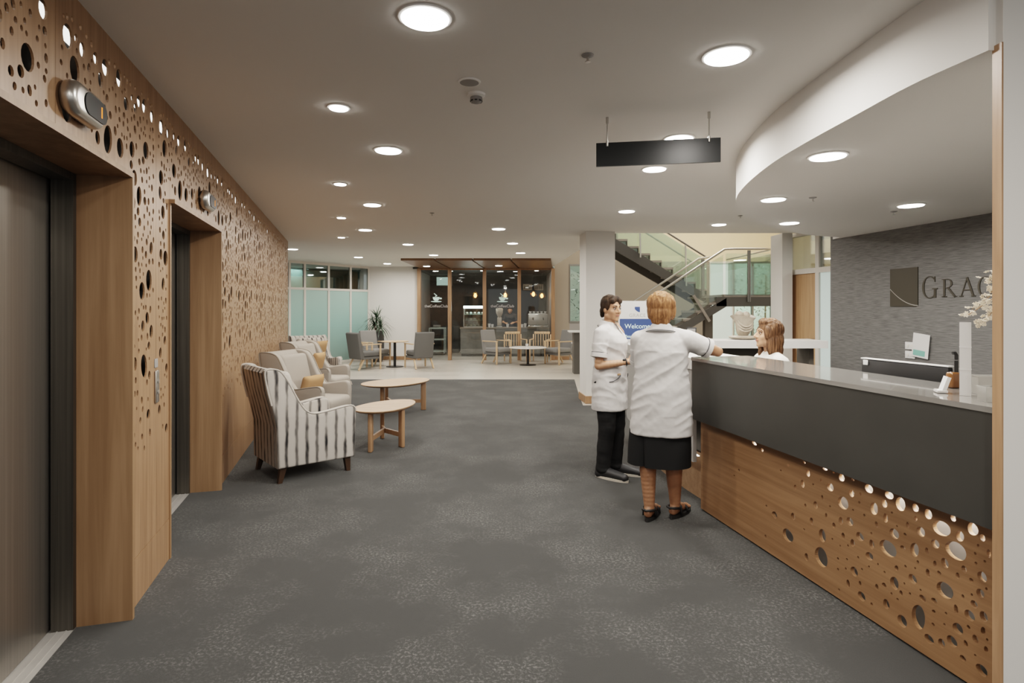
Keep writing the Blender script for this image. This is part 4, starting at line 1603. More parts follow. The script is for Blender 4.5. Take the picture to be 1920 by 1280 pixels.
for k in range(5):
    b = bmesh.new()
    lathe(b, [(0.025, 0), (0.04, 0.06), (0.036, 0.06), (0.022, 0.006)], seg=14)
    o = obj('cup', b, M['white_gloss'])
    o.location = (0.82 - 0.24 + 0.12 * k, 18.46, 0.9005 + 0.4455)
    tag(o, 'white cup on top of the espresso machine, ' + ['on the grinder side', 'second from the grinder side', 'in the middle', 'fourth from the grinder side', 'on the wall side'][k], 'cup', 'cups on the espresso machine')
for k, (x, h_) in enumerate(((-0.72, 0.12), (-0.62, 0.10), (-0.14, 0.11), (0.32, 0.10), (0.42, 0.13))):
    b = bmesh.new()
    lathe(b, [(0.032, 0), (0.045, h_), (0.04, h_), (0.028, 0.006)], seg=16)
    o = obj('takeaway_cup', b, M['paper'])
    o.location = (x, 18.38, 0.9005)
    tag(o, 'white paper cup on the coffee shop counter, ' + ['close to the cake cabinet', 'between cake cabinet and grinder', 'in front of the barista', 'a little before the espresso machine', 'right against the espresso machine'][k], 'cup', 'paper cups on the coffee shop counter')

for k, (x, y, z, lab) in enumerate(((-1.20, 19.0, 1.94, 'warm glowing pendant bulb over the cake cabinet'), (-0.22, 19.0, 1.94, 'warm glowing pendant bulb over the barista'), (0.70, 19.0, 1.98, 'upper of two warm pendant bulbs over the espresso machine'), (0.98, 19.1, 1.93, 'lower of two warm pendant bulbs over the espresso machine'))):
    t = thing('pendant_lamp', lab, 'pendant lamp', (x, y, z), 0, 'pendant bulbs in the coffee shop')
    b = bmesh.new()
    lathe(b, [(0.012, -0.09), (0.045, -0.06), (0.055, -0.015), (0.04, 0.03), (0.02, 0.06)], seg=18)
    obj('bulb', b, M['bulb'], t)
    b = bmesh.new()
    lathe(b, [(0.02, -0.13), (0.085, -0.10), (0.115, -0.03), (0.095, 0.05), (0.03, 0.10)], seg=24)
    obj('halo_shell', b, M['glass_halo'], t, angle=180)  # amber shell added to imitate the warm halo around the bulb
    b = bmesh.new()
    cyl(b, (0, 0, 0.0605), (0, 0, 0.13), 0.022, seg=14)
    obj('socket', b, M['bronze'], t)
    b = bmesh.new()
    tube(b, [(0, 0, 0.13), (0, 0, 2.66 - z)], 0.005, 6)
    obj('cord', b, M['black'], t)
for k, x in enumerate((0.55, 0.95)):
    t = thing('menu_picture', ['pale patterned picture board high on the dark coffee shop wall, nearer the barista', 'pale patterned picture board high on the dark coffee shop wall, over the espresso machine'][k], 'picture', (x, 20.58, 2.25), 0, 'picture boards in the coffee shop')
    b = bmesh.new()
    bx(b, -0.16, 0.16, -0.01, 0.015, -0.11, 0.11)
    obj('board', b, M['ceramic'], t, smooth=False)
    b = bmesh.new()
    for i in range(4):
        bx(b, -0.12 + 0.06 * i, -0.09 + 0.06 * i, -0.012, -0.0101, -0.07, 0.05 - 0.02 * (i % 2))
    obj('print', b, M['riser'], t, smooth=False)
t = thing('green_reflection', 'pale green window reflection made as a glowing panel on the dark wall above the trolley', 'reflection', (-2.40, 20.58, 2.46))
b = bmesh.new()
bx(b, -0.28, 0.28, -0.02, 0.015, -0.16, 0.16)
obj('reflection_edge', b, M['mintmetal'], t, smooth=False)
b = bmesh.new()
bx(b, -0.26, 0.26, -0.024, -0.0201, -0.14, 0.14)
obj('diffuser', b, M['green_reflect'], t, smooth=False)  # glowing face stands in for a window's green reflection, no lamp


def cafe_logo(label, x):
    t = thing('window_logo', label, 'logo', (x, 16.945, 0), 0, 'coffee shop logos on the glass')
    b = bmesh.new()
    prism(b, [(-0.10, 1.83), (0.10, 1.83), (0.085, 1.765), (0.04, 1.725), (-0.04, 1.725), (-0.085, 1.765)], -0.001, 0.001, 'y')
    obj('cup_mark', b, M['mint'], t, smooth=False)
    b = bmesh.new()
    prism(b, ell(0, 1.70, 0.16, 0.018, 0, 20), -0.001, 0.001, 'y')
    obj('saucer_mark', b, M['mint'], t, smooth=False)
    b = bmesh.new()
    prism(b, ell(0.13, 1.79, 0.035, 0.025, 0, 14), -0.001, 0.001, 'y')
    obj('handle_mark', b, M['mint'], t, smooth=False)
    b = bmesh.new()
    tube(b, catmull([(-0.03, 0, 1.85), (0.02, 0, 1.87), (-0.02, 0, 1.90), (-0.06, 0, 1.935)], 5), 0.012, 6)
    obj('steam_mark', b, M['mint'], t)
    text('lettering', 'theCoffeeClub', 0.115, M['grey_text'], t, Matrix.Translation((0, 0, 1.565)) @ UP)
    return t


cafe_logo('pale coffee cup logo with lettering on the coffee shop glass by the trolley', -2.21)
cafe_logo('pale coffee cup logo with lettering on the coffee shop glass before the barista', -0.28)

# ------------------------------------------------------------------ staircase
st = thing('staircase', 'open taupe staircase with half landing, glass balustrade and steel handrails', 'staircase', (4.25, 12.0, 0))
SX, SY = 4.25, 12.0


def sp(name, b, mat, smooth=False, parent=None):
    bmesh.ops.transform(b, matrix=Matrix.Translation((-SX, -SY, 0)), verts=b.verts)
    return obj(name, b, mat, parent or st, smooth=smooth)


LZ = 1.78
yn, yf = 11.65, 12.75            # lower flight
y2n, y2f = 13.05, 14.15          # upper flight
run, rise = 0.265, LZ / 11
b = bmesh.new(); bx(b, 4.25, 5.25, yn, y2f, LZ - 0.05, LZ); sp('landing', b, M['tread'])
b = bmesh.new(); bx(b, 4.10, 5.25, yn, yn + 0.08, LZ - 0.235, LZ - 0.051); sp('landing_beam', b, M['stringer'])
b = bmesh.new(); bx(b, 5.17, 5.25, yn + 0.081, y2f, LZ - 0.235, LZ - 0.051); sp('landing_beam', b, M['stringer'])
for k in range(10):
    x1 = 4.25 - run * k
    z = LZ - rise * (k + 1)
    b = bmesh.new(); bx(b, x1 - run - 0.02, x1, yn + 0.02, yf - 0.02, z - 0.045, z)
    tr = sp('tread', b, M['tread'])
    b = bmesh.new(); bx(b, x1 - 0.012, x1 + 0.012, yn + 0.04, yf - 0.04, z + 0.0005, z + rise - 0.05)
    sp('riser', b, M['riser'], parent=tr)
for y in (yn, yf - 0.06):
    b = bmesh.new()
    s = rise / run
    x0, z0 = 4.25, LZ - 0.051
    prism(b, [(x0 + 0.05, z0 - 0.19), (x0 + 0.05, z0 - 0.02), (x0 - 10 * run - 0.05, z0 - 10 * rise - 0.02), (x0 - 10 * run - 0.05, max(0.0, z0 - 10 * rise - 0.19)), (x0 - 9.0 * run, max(0.0, z0 - 9.0 * rise - 0.21))], y, y + 0.06, 'y')
    sp('stringer', b, M['stringer'])
b = bmesh.new(); bx(b, 4.02, 4.18, 12.1, 12.26, 0, LZ - 0.25); sp('support_post', b, M['riser'])
# upper flight goes up to the left
u0 = 4.39
urun, urise = 0.256, 0.16
for k in range(13):
    x1 = u0 - urun * k
    z = LZ + urise * (k + 1)
    b = bmesh.new(); bx(b, x1 - urun - 0.02, x1, y2n + 0.02, y2f - 0.02, z - 0.045, z)
    tr = sp('tread', b, M['tread'])
    b = bmesh.new(); bx(b, x1 - 0.02, x1 - 0.001, y2n + 0.02, y2f - 0.04, z - urise + 0.0005, z - 0.046)
    sp('riser', b, M['riser'], parent=tr)
for y in (y2n, y2f - 0.06):
    b = bmesh.new()
    x0, z0 = u0, LZ
    prism(b, [(x0 + 0.1, z0 - 0.23), (x0 + 0.1, z0 - 0.05), (x0 - 13 * urun, z0 + 13 * urise - 0.02), (x0 - 13 * urun, z0 + 13 * urise - 0.34)], y, y + 0.06, 'y')
    sp('stringer', b, M['stringer'])
# rails
rs = rise / run
for y, xe in ((yn - 0.02, 4.25), (yf + 0.02, 4.10)):
    b = bmesh.new()
    pts = [(4.25 - 10 * run, y, 0.94), (xe, y, LZ + 0.90 - (4.25 - xe) * rs)]
    if y < 12:
        pts += [(4.45, y, LZ + 0.91), (5.05, y, LZ + 0.91), (5.19, y + 0.06, LZ + 0.91), (5.23, y + 0.2, LZ + 0.91), (5.23, y2f, LZ + 0.91)]
    else:
        pts += [(xe + 0.18, y, LZ + 0.84), (xe + 0.3, y + 0.1, LZ + 0.86)]
    tube(b, pts, 0.022, 8)
    sp('handrail', b, M['rail'], True)
us_ = urise / urun
for y in (y2n - 0.02, y2f):
    b = bmesh.new()
    tube(b, [(u0 - 0.02, y, LZ + 0.86), (u0 - 13 * urun, y, LZ + 0.86 + 13 * urise)], 0.02, 8)
    sp('handrail', b, M['riser'], True)
# glass balustrade
b = bmesh.new()
prism(b, [(u0, LZ - 0.02), (u0, LZ + 0.80), (u0 - 13 * urun, LZ + 0.80 + 13 * urise), (u0 - 13 * urun, LZ - 0.02 + 13 * urise)], y2n + 0.065, y2n + 0.077, 'y')
sp('glass_panel', b, M['glass_rail'])
for x0, x1 in ((4.28, 4.72), (4.76, 5.17)):
    b = bmesh.new(); bx(b, x0, x1, yn - 0.016, yn - 0.004, LZ - 0.02, LZ + 0.82)
    sp('glass_panel', b, M['glass_green'])
b = bmesh.new(); bx(b, 5.255, 5.267, yn + 0.05, y2f, LZ - 0.02, LZ + 0.82)
sp('glass_panel', b, M['glass_green'])
b = bmesh.new()
prism(b, [(4.25, LZ - 0.02), (4.25, LZ + 0.80), (4.25 - 10 * run, LZ + 0.80 - 10 * rise), (4.25 - 10 * run, LZ - 0.02 - 10 * rise)], yn + 0.065, yn + 0.077, 'y')
sp('glass_panel', b, M['glass_green'])
for x in (4.72, 4.755):
    b = bmesh.new(); bx(b, x - 0.012, x + 0.012, yn - 0.045, yn - 0.017, LZ - 0.15, LZ + 0.88)
    sp('baluster', b, M['post'])
for x in (4.26,):
    b = bmesh.new(); bx(b, x - 0.03, x + 0.03, y2n - 0.10, y2n - 0.04, LZ, LZ + 0.86)
    sp('baluster', b, M['post'])
for k in (2, 6, 10):
    x = u0 - urun * k
    z = LZ + urise * k
    b = bmesh.new()
    beam(b, (x + 0.02, y2n - 0.05, z - 0.10), (x - 0.22 + 0.22, y2n - 0.05, z + 0.82), 0.03, 0.03)
    sp('baluster', b, M['rail'])
b = bmesh.new()
beam(b, (3.63, yn - 0.03, 1.76), (3.95, yn - 0.03, 1.24), 0.03, 0.05)
sp('brace', b, M['tread'])

# garden outside the hall window
rnd = random.Random(9)
for x, y, h_, lab in ((6.7, 18.0, 2.6, 'leafy garden shrub outside the tall stair hall window, first from the frosted panel'), (8.35, 19.2, 2.9, 'leafy garden shrub outside the tall stair hall window, at the end wall side'), (2.3, 18.6, 2.6, 'leafy garden shrub outside the narrow window by the column')):
    t = thing('shrub', lab, 'shrub', (x, y, 0), 0, 'garden shrubs outside')
    b = bmesh.new()
    tube(b, [(0, 0, 0), (0.03, 0, h_ * 0.9)], [0.04, 0.015], 8)
    obj('stem', b, M['stem'], t)
    b = bmesh.new()
    for k in range(420):
        p = Vector((rnd.gauss(0, 0.24), rnd.gauss(0, 0.2), rnd.uniform(0.2, h_)))
        d = Vector((rnd.uniform(-1, 1), rnd.uniform(-1, 1), rnd.uniform(-0.6, 0.8))).normalized()
        s_ = d.cross(Vector((0, 0, 1))).normalized()
        l_ = rnd.uniform(0.08, 0.15)
        v = [b.verts.new(p), b.verts.new(p + d * l_ * .5 + s_ * .025), b.verts.new(p + d * l_), b.verts.new(p + d * l_ * .5 - s_ * .025)]
        b.faces.new(v)
    obj('foliage', b, M['leaf_garden'], t, angle=180)
b = bmesh.new()
bx(b, 1.35, 13, 20.6, 20.7, 0, 4.5)  # pale backdrop added so the view through the windows looks brighter
o = obj('wall_backdrop', b, plain('pale_backdrop', (0.75, 0.80, 0.76), 0.9), smooth=False)
tag(o, 'pale backdrop added outside the stair hall windows to brighten them', 'wall', kind='structure')
b = bmesh.new()
bx(b, 9, 14, 17.2, 22, -0.06, -0.004)
o = obj('ground', b, M['leaf_garden'], smooth=False)
tag(o, 'planted ground outside the stair hall windows', 'ground', kind='structure')

# ------------------------------------------------------------------ hanging sign
a_, c_ = Vector((0.542, 3.74, 0)), Vector((1.296, 3.614, 0))
hd = c_ - a_
t = thing('hanging_sign', 'blank black sign panel hung from the ceiling on two thin rods', 'sign', ((a_.x + c_.x) / 2, (a_.y + c_.y) / 2, 2.41), math.atan2(hd.y, hd.x))
Ls = hd.length / 2
b = bmesh.new()
bx(b, -Ls, Ls, -0.009, 0.009, 0, 0.15)
obj('panel', b, M['black_gloss'], t, smooth=False)
for s in (-Ls + 0.07, Ls - 0.07):
    b = bmesh.new()
    tube(b, [(s, -0.012, 0.135), (s, -0.012, CEIL - 2.41)], 0.004, 8)
    r_ = obj('hanging_rod', b, M['silver'], t)
    b = bmesh.new()
    cyl(b, (s, -0.012, CEIL - 2.41 - 0.04), (s, -0.012, CEIL - 2.41), 0.009, seg=12)
    obj('ceiling_clip', b, M['silver'], r_)
    b = bmesh.new()
    cyl(b, (s, -0.012, 0.125), (s, -0.012, 0.16), 0.008, seg=12)
    obj('lower_clip', b, M['silver'], r_)

# ------------------------------------------------------------------ wall sign at reception
def stroke(b, p, q, w0, w1=None):
    p, q = Vector(p), Vector(q)
    d = (q - p).normalized()
    n = Vector((-d.y, d.x))
    w1 = w0 if w1 is None else w1
    prism(b, [p + n * w0 / 2, p - n * w0 / 2, q - n * w1 / 2, q + n * w1 / 2], -0.008, -0.0005, 'y')


def arc(b, c, rx, ry, a0, a1, thick, thin, n=26):
    """Crescent stroke: heaviest on the left or right flank, thin at top and bottom."""
    o_, i_ = [], []
    for k in range(n + 1):
        a = a0 + (a1 - a0) * k / n
        w = thin + (thick - thin) * abs(math.cos(a)) ** 1.4
        o_.append((c[0] + rx * math.cos(a), c[1] + ry * math.sin(a)))
        i_.append((c[0] + (rx - w) * math.cos(a), c[1] + (ry - thin) * math.sin(a)))
    for k in range(n):
        prism(b, [o_[k], o_[k + 1], i_[k + 1], i_[k]], -0.008, -0.0005, 'y')


def letter(ch, x, z, w, h):
    b = bmesh.new()
    TK, TN, SF = h * 0.115, h * 0.045, h * 0.05
    if ch in 'GC':
        cx, cz = x + w * 0.52, z + h / 2
        arc(b, (cx, cz), w * 0.52, h * 0.52, R(48), R(312), TK, TN)
        stroke(b, (x + w * 0.86, z + h * 0.99), (x + w * 0.87, z + h * 0.74), TN, TN * 0.6)
        if ch == 'G':
            stroke(b, (x + w * 0.88, z + h * 0.02), (x + w * 0.88, z + h * 0.42), TK)
            stroke(b, (x + w * 0.70, z + h * 0.43), (x + w * 1.05, z + h * 0.43), SF)
        else:
            stroke(b, (x + w * 0.88, z + h * 0.06), (x + w * 0.86, z + h * 0.22), TN, TN * 0.5)
    elif ch == 'R':
        stroke(b, (x + w * 0.18, z), (x + w * 0.18, z + h), TK)
        stroke(b, (x, z + SF / 2), (x + w * 0.36, z + SF / 2), SF)
        stroke(b, (x, z + h - SF / 2), (x + w * 0.45, z + h - SF / 2), SF)
        arc(b, (x + w * 0.40, z + h * 0.745), w * 0.36, h * 0.255, R(-90), R(90), TK, TN)
        stroke(b, (x + w * 0.18, z + h * 0.50), (x + w * 0.42, z + h * 0.50), TN)
        stroke(b, (x + w * 0.46, z + h * 0.50), (x + w * 0.95, z), TK * 0.9)
        stroke(b, (x + w * 0.84, z + SF / 2), (x + w * 1.08, z + SF / 2), SF * 0.7)
    elif ch == 'A':
        stroke(b, (x + w * 0.10, z), (x + w * 0.50, z + h * 1.02), TN * 1.1)
        stroke(b, (x + w * 0.48, z + h * 1.02), (x + w * 0.90, z), TK)
        stroke(b, (x + w * 0.24, z + h * 0.36), (x + w * 0.74, z + h * 0.36), TN)
        stroke(b, (x - w * 0.02, z + SF / 2), (x + w * 0.24, z + SF / 2), SF)
        stroke(b, (x + w * 0.76, z + SF / 2), (x + w * 1.04, z + SF / 2), SF)
    elif ch == 'E':
        stroke(b, (x + w * 0.18, z), (x + w * 0.18, z + h), TK)
        for zz, l in ((SF / 2, 0.95), (h * 0.52, 0.72), (h - SF / 2, 0.88)):
            stroke(b, (x, z + zz), (x + w * l, z + zz), SF)
        stroke(b, (x + w * 0.93, z), (x + w * 0.93, z + h * 0.18), TN)
        stroke(b, (x + w * 0.86, z + h), (x + w * 0.86, z + h * 0.84), TN)
    return b


t = thing('wall_sign', 'dark bronze raised sign with square emblem and serif capitals on the grey wall', 'sign', GW0, grot)
b = bmesh.new()
# square emblem split by a curved gap in its lower part
n = 14
cv = [(1.0 + 0.377 * (k / n), 1.72 - 0.188 * (1 - (1 - k / n) ** 1.9)) for k in range(n + 1)]
prism(b, [(1.0, 1.953), (1.0, 1.729)] + [(x, z + 0.006) for x, z in cv] + [(1.377, 1.953)], -0.010, -0.0005, 'y')
obj('emblem_square', b, M['bronze'], t, smooth=False)
b = bmesh.new()
prism(b, [(x, z - 0.004) for x, z in cv[:-1]] + [(1.355, 1.5215), (1.0, 1.5215)], -0.010, -0.0005, 'y')
obj('emblem_corner', b, M['bronze'], t, smooth=False)
b = bmesh.new()
for p, q in zip(cv, cv[1:]):
    stroke(b, p, q, 0.009)
obj('emblem_curve', b, M['silver'], t, smooth=False)
for ch, x, z, w, h in (('G', 1.43, 1.61, 0.18, 0.23), ('R', 1.67, 1.618, 0.16, 0.187), ('A', 1.872, 1.618, 0.165, 0.187), ('C', 2.065, 1.615, 0.15, 0.19), ('E', 2.26, 1.618, 0.13, 0.187)):
    obj('letter', letter(ch, x, z, w, h), M['bronze'], t, smooth=False)
# wall sockets
for k, z in enumerate((0.985, 1.085)):
    t = thing('wall_socket', ['lower white wall plate behind the monitor', 'upper white wall plate behind the monitor'][k], 'socket', GW0 + gd * 1.275 + Vector((0, 0, z)), grot, 'white wall plates at reception')
    b = bmesh.new()
    rbox(b, (0, -0.006, 0), (0.13, 0.010, 0.082), 0.003, 2)
    obj('plate', b, M['paper'], t)
    for x in (-0.025, 0.025):
        b = bmesh.new()
        rbox(b, (x, -0.0125, 0), (0.026, 0.004, 0.03), 0.001, 1)
        obj('switch', b, M['mullion'], t)
t = thing('wall_notice', 'white tilted notice card with green print on the wall behind the monitor', 'card', GW0 + gd * 1.43 + Vector((-0.01, 0, 0.985)), grot)
b = bmesh.new()
box(b, (0, -0.012, 0.11), (0.21, 0.004, 0.26), Matrix.Rotation(R(6), 3, 'Y'))
cd = obj('card', b, M['paper'], t, smooth=False)
b = bmesh.new()
box(b, (-0.02, -0.0155, 0.03), (0.15, 0.002, 0.06), Matrix.Rotation(R(6), 3, 'Y'))
obj('print', b, M['paper_green'], cd, smooth=False)
# ------------------------------------------------------------------ things on the counters
def on_desk(u, v, z=1.1375):
    return P(u, v, z)


# monitor (seen from behind)
m0 = Vector((2.19, 3.25, 0.7455))
t = thing('monitor', 'wide black monitor seen from behind with a pale top edge, on the reception desk', 'monitor', m0, R(-75.8))
b = bmesh.new()
rbox(b, (0, 0, 0.300), (0.54, 0.035, 0.30), 0.008, 2)
mo = obj('screen_housing', b, M['black'], t)
b = bmesh.new()
rbox(b, (0, 0.0, 0.455), (0.545, 0.04, 0.007), 0.002, 2)
obj('top_edge', b, M['paper'], mo)
b = bmesh.new()
rbox(b, (-0.235, -0.021, 0.432), (0.035, 0.006, 0.03), 0.002, 1)
obj('badge', b, M['paper'], mo)
b = bmesh.new()
cyl(b, (0, 0.02, 0.012), (0, 0.02, 0.2), 0.022)
obj('stand_stem', b, M['black'], t)
b = bmesh.new()
rbox(b, (0, 0.01, 0.0062), (0.22, 0.16, 0.012), 0.005, 2)
obj('stand_base', b, M['black'], t)

v0 = P(1810, 741, 1.1375)
t = thing('glass_vase', 'tall square frosted white vase near the end of the counter', 'vase', v0, R(-38))
b = bmesh.new()
h_ = 0.305
for s in ((-0.018, 0, 0.003, 0.036), (0.018, 0, 0.003, 0.036), (0, -0.0165, 0.033, 0.003), (0, 0.0165, 0.033, 0.003)):
    box(b, (s[0], s[1], h_ / 2), (s[2], s[3], h_))
obj('body', b, M['frost_white'], t, smooth=False)
b = bmesh.new()
bx(b, -0.0162, 0.0162, -0.0147, 0.0147, 0.001, 0.012)
obj('foot', b, M['frost_white'], t, smooth=False)
for z in (0.108, 0.20):
    b = bmesh.new()
    bx(b, -0.0202, 0.0202, -0.0188, 0.0188, z, z + 0.003)
    obj('band', b, M['paper'], t, smooth=False)

vb = Vector((2.10, 2.34, 1.1375))
t = thing('blossom_arrangement', 'arching branches of small cream blossom at the end of the counter', 'flowers', vb)
b = bmesh.new()
lathe(b, [(0.045, 0), (0.06, 0.03), (0.055, 0.12), (0.03, 0.16), (0.026, 0.16), (0.03, 0.02)], seg=22)
obj('pot', b, M['white_gloss'], t)
rnd = random.Random(4)
ends = [Q(1812, 592, 2.40), Q(1822, 580, 2.52), Q(1850, 530, 2.42), Q(1842, 603, 2.42), Q(1858, 548, 2.36), Q(1832, 612, 2.45), Q(1870, 565, 2.30)]
fl = []
for e in ends:
    e = e - vb
    mid = Vector((e.x * 0.35, e.y * 0.35, max(0.42, e.z + 0.10)))
    pts = catmull([(0, 0, 0.14), (mid.x * 0.4, mid.y * .4, 0.32), mid, e], 8)
    b = bmesh.new()
    tube(b, pts, [0.004 * (1 - 0.6 * k / len(pts)) for k in range(len(pts))], 6)
    br = obj('branch', b, M['blossom_branch'], t)
    b = bmesh.new()
    for p in pts[9:]:
        for q in range(5):
            cpos = p + Vector((rnd.gauss(0, 0.010), rnd.gauss(0, 0.010), rnd.gauss(0, 0.010)))
            rt = Matrix.Rotation(rnd.uniform(0, 6), 3, 'X') @ Matrix.Rotation(rnd.uniform(0, 6), 3, 'Z')
            for k in range(5):
                a = 2 * PI * k / 5
                pc = cpos + rt @ Vector((math.cos(a) * 0.006, math.sin(a) * 0.006, 0.0015))
                blob(b, pc, (0.0052, 0.0040, 0.0018), rt @ Matrix.Rotation(a, 3, 'Z'), 1)
    obj('blossoms', b, M['blossom'], br)

p0 = P(1788, 727, 1.1375)
t = thing('pump_bottle', 'amber pump bottle with black pump beside the frosted vase', 'bottle', p0)
b = bmesh.new()
rbox(b, (0, 0, 0.036), (0.046, 0.046, 0.072), 0.010, 3)
obj('body', b, M['amber'], t)
b = bmesh.new()
cyl(b, (0.012, 0, 0.0725), (0.012, 0, 0.125), 0.008, seg=14)
tube(b, [(0.012, 0, 0.128), (0.012, 0, 0.150), (0.006, 0, 0.160), (-0.004, 0, 0.158)], 0.0075, 8)
obj('pump', b, M['black'], t)
p0 = P(1770, 736, 1.1375)
t = thing('card_holder', 'white paper wrapped card stand leaning beside the amber bottle', 'card holder', p0, R(-20))
b = bmesh.new()
box(b, (0.002, 0, 0.036), (0.014, 0.05, 0.070), Matrix.Rotation(R(18), 3, 'Y'))
obj('card_stack', b, M['paper'], t, smooth=False)
b = bmesh.new()
rbox(b, (-0.012, 0, 0.007), (0.04, 0.055, 0.013), 0.004, 2)
obj('tray', b, M['frost_white'], t)
for k, (u, v, w_, h_, lab) in enumerate(((1846, 738, 0.075, 0.075, 'larger clear acrylic box on the counter beside the vase'), (1853, 752, 0.045, 0.055, 'smaller clear acrylic box in front of the larger one on the counter'))):
    p0 = P(u, v, 1.1375)
    t = thing('acrylic_box', lab, 'box', p0, R(-12), 'clear acrylic boxes on the counter')
    for nm, (x0, x1, y0, y1, z0, z1) in (('base', (-w_ / 2, w_ / 2, -0.03, 0.03, 0, 0.004)), ('front_wall', (-w_ / 2, w_ / 2, -0.03, -0.027, 0.004, h_)), ('back_wall', (-w_ / 2, w_ / 2, 0.027, 0.03, 0.004, h_)), ('side_wall', (-w_ / 2, -w_ / 2 + 0.003, -0.027, 0.027, 0.004, h_)), ('side_wall', (w_ / 2 - 0.003, w_ / 2, -0.027, 0.027, 0.004, h_)), ('lid', (-w_ / 2 - .002, w_ / 2 + .002, -0.032, 0.032, h_, h_ + 0.004))):
        b = bmesh.new()
        bx(b, x0, x1, y0, y1, z0, z1)
        obj(nm, b, M['acrylic'], t, smooth=False)

# screen sign on the curved counter
t = thing('welcome_sign', 'white standing sign with navy screen reading Welcome, on the curved counter', 'sign', (1.44, 6.70, 1.1185), R(4))
b = bmesh.new()
rbox(b, (0, 0, 0.235), (0.44, 0.03, 0.465), 0.006, 2)
obj('board', b, M['white_gloss'], t)
b = bmesh.new()
bx(b, -0.205, 0.205, -0.0185, -0.0152, 0.03, 0.262)
scn = obj('screen', b, M['navy'], t, smooth=False)
text('lettering', 'Welcome', 0.075, M['screen_text'], scn, Matrix.Translation((0.0, -0.0195, 0.175)) @ UP)
text('lettering', 'Please', 0.048, M['screen_text'], scn, Matrix.Translation((-0.095, -0.0195, 0.060)) @ UP)
b = bmesh.new()
n = 10
prism(b, [(-0.03, 0.40), (-0.03, 0.375)] + [(-0.03 + 0.06 * (k / n), 0.375 - 0.037 * (1 - (1 - k / n) ** 2)) for k in range(1, n + 1)] + [(0.03, 0.40)], -0.0172, -0.0152, 'y')
obj('emblem', b, M['navy'], t, smooth=False)
text('lettering', 'GRACE', 0.055, M['grey_text'], t, Matrix.Translation((0, -0.0165, 0.300)) @ UP, space=1.15)

# sculpture vase
t = thing('sculpture_vase', 'beige ceramic vase of swirled petals on a dish, standing on the curved counter', 'vase', (2.87, 7.22, 1.1185))
b = bmesh.new()
lathe(b, [(0.10, 0.0), (0.16, 0.012), (0.175, 0.03), (0.15, 0.04), (0.09, 0.045)], seg=30)
obj('dish', b, M['ceramic'], t)
b = bmesh.new()
prof = [(0.055, 0.0455), (0.075, 0.07), (0.095, 0.13), (0.105, 0.19), (0.12, 0.25), (0.15, 0.285)]
rings = []
for r_, z in prof:
    rings.append([(r_ * (1 + 0.10 * math.sin(3 * a + z * 14)) * math.cos(a), 0.7 * r_ * (1 + 0.10 * math.sin(3 * a + z * 14)) * math.sin(a), z + 0.02 * math.sin(2 * a) * (z > 0.2)) for a in [2 * PI * k / 36 for k in range(36)]])
loft(b, rings)
obj('body', b, M['ceramic'], t)
for x, z in ((-0.05, 0.305), (0.035, 0.30)):
    b = bmesh.new()
    blob(b, (x, 0, z), (0.05, 0.045, 0.045), sub=3)
    obj('bud', b, M['ceramic'], t)
for k in range(3):
    b = bmesh.new()
    tube(b, catmull([(-0.09 + 0.01 * k, -0.05, 0.23 - 0.05 * k), (-0.02, -0.078, 0.16 - 0.03 * k), (0.06, -0.065, 0.17 - 0.03 * k), (0.11, -0.02, 0.23 - 0.04 * k)], 6), 0.012, 8)
    obj('swirl', b, M['ceramic'], t)
t = thing('photo_frame', 'small dark picture frame on the curved counter behind the ginger-haired woman', 'picture frame', (2.19, 7.10, 1.1185), R(-20))
b = bmesh.new()
rbox(b, (0, 0, 0.075), (0.12, 0.014, 0.15), 0.003, 2)
obj('frame', b, M['black'], t)
b = bmesh.new()
bx(b, -0.048, 0.048, -0.0085, -0.0072, 0.015, 0.135)
obj('picture', b, M['grille'], t, smooth=False)
b = bmesh.new()
bx(b, -0.01, 0.01, 0.0075, 0.05, 0.0, 0.01)
obj('strut', b, M['black'], t, smooth=False)
from mathutils import noise


def displace(o, amp, sc, seed=0.0):
    me = o.data
    nr = [v.normal.copy() for v in me.vertices]
    for v, n in zip(me.vertices, nr):
        v.co += n * (amp * noise.noise(Vector((v.co.x * sc[0] + seed, v.co.y * sc[1], v.co.z * sc[2]))))
    me.update()


def hand(bm, wrist, d, a, bend=0.35, size=1.0):
    """Palm, four unequal fingers and a thumb. d: towards the fingertips, a: towards the thumb side."""
    w, d, a = Vector(wrist), Vector(d).normalized(), Vector(a)
    a = (a - d * a.dot(d)).normalized()
    n = a.cross(d)
    pc = w + d * 0.048 * size
    rot = Matrix((a, d, n)).transposed()
    blob(bm, pc, (0.038 * size, 0.050 * size, 0.016 * size), rot)
    blob(bm, w + d * 0.005, 0.024 * size)
    for k, (off, ln) in enumerate(((0.027, 0.068), (0.009, 0.076), (-0.009, 0.070), (-0.026, 0.054))):
        p = pc + d * 0.036 * size + a * off * size
        dirs = [d + a * off * 1.5, d - n * bend + a * off, d - n * bend * 2.2]
        pts = [p]
        for f, q in zip((0.45, 0.32, 0.23), dirs):
            pts.append(pts[-1] + q.normalized() * ln * f * size)
        chain(bm, pts, [0.0092 * size, 0.0088 * size, 0.0082 * size, 0.0070 * size], 5, 2)
    p = w + d * 0.022 * size + a * 0.026 * size
    q = p + (d * 0.7 + a * 0.8 - n * 0.2).normalized() * 0.036 * size
    r_ = q + (d * 0.95 + a * 0.3 - n * 0.35).normalized() * 0.030 * size
    chain(bm, [p, q, r_], [0.012 * size, 0.0105 * size, 0.008 * size], 5, 2)


def ring_pts(c, ax, r, n=24, rx=1.0):
    m = basis(Vector(ax))
    return [Vector(c) + m @ Vector((math.cos(2 * PI * k / n) * r * rx, math.sin(2 * PI * k / n) * r, 0)) for k in range(n)]


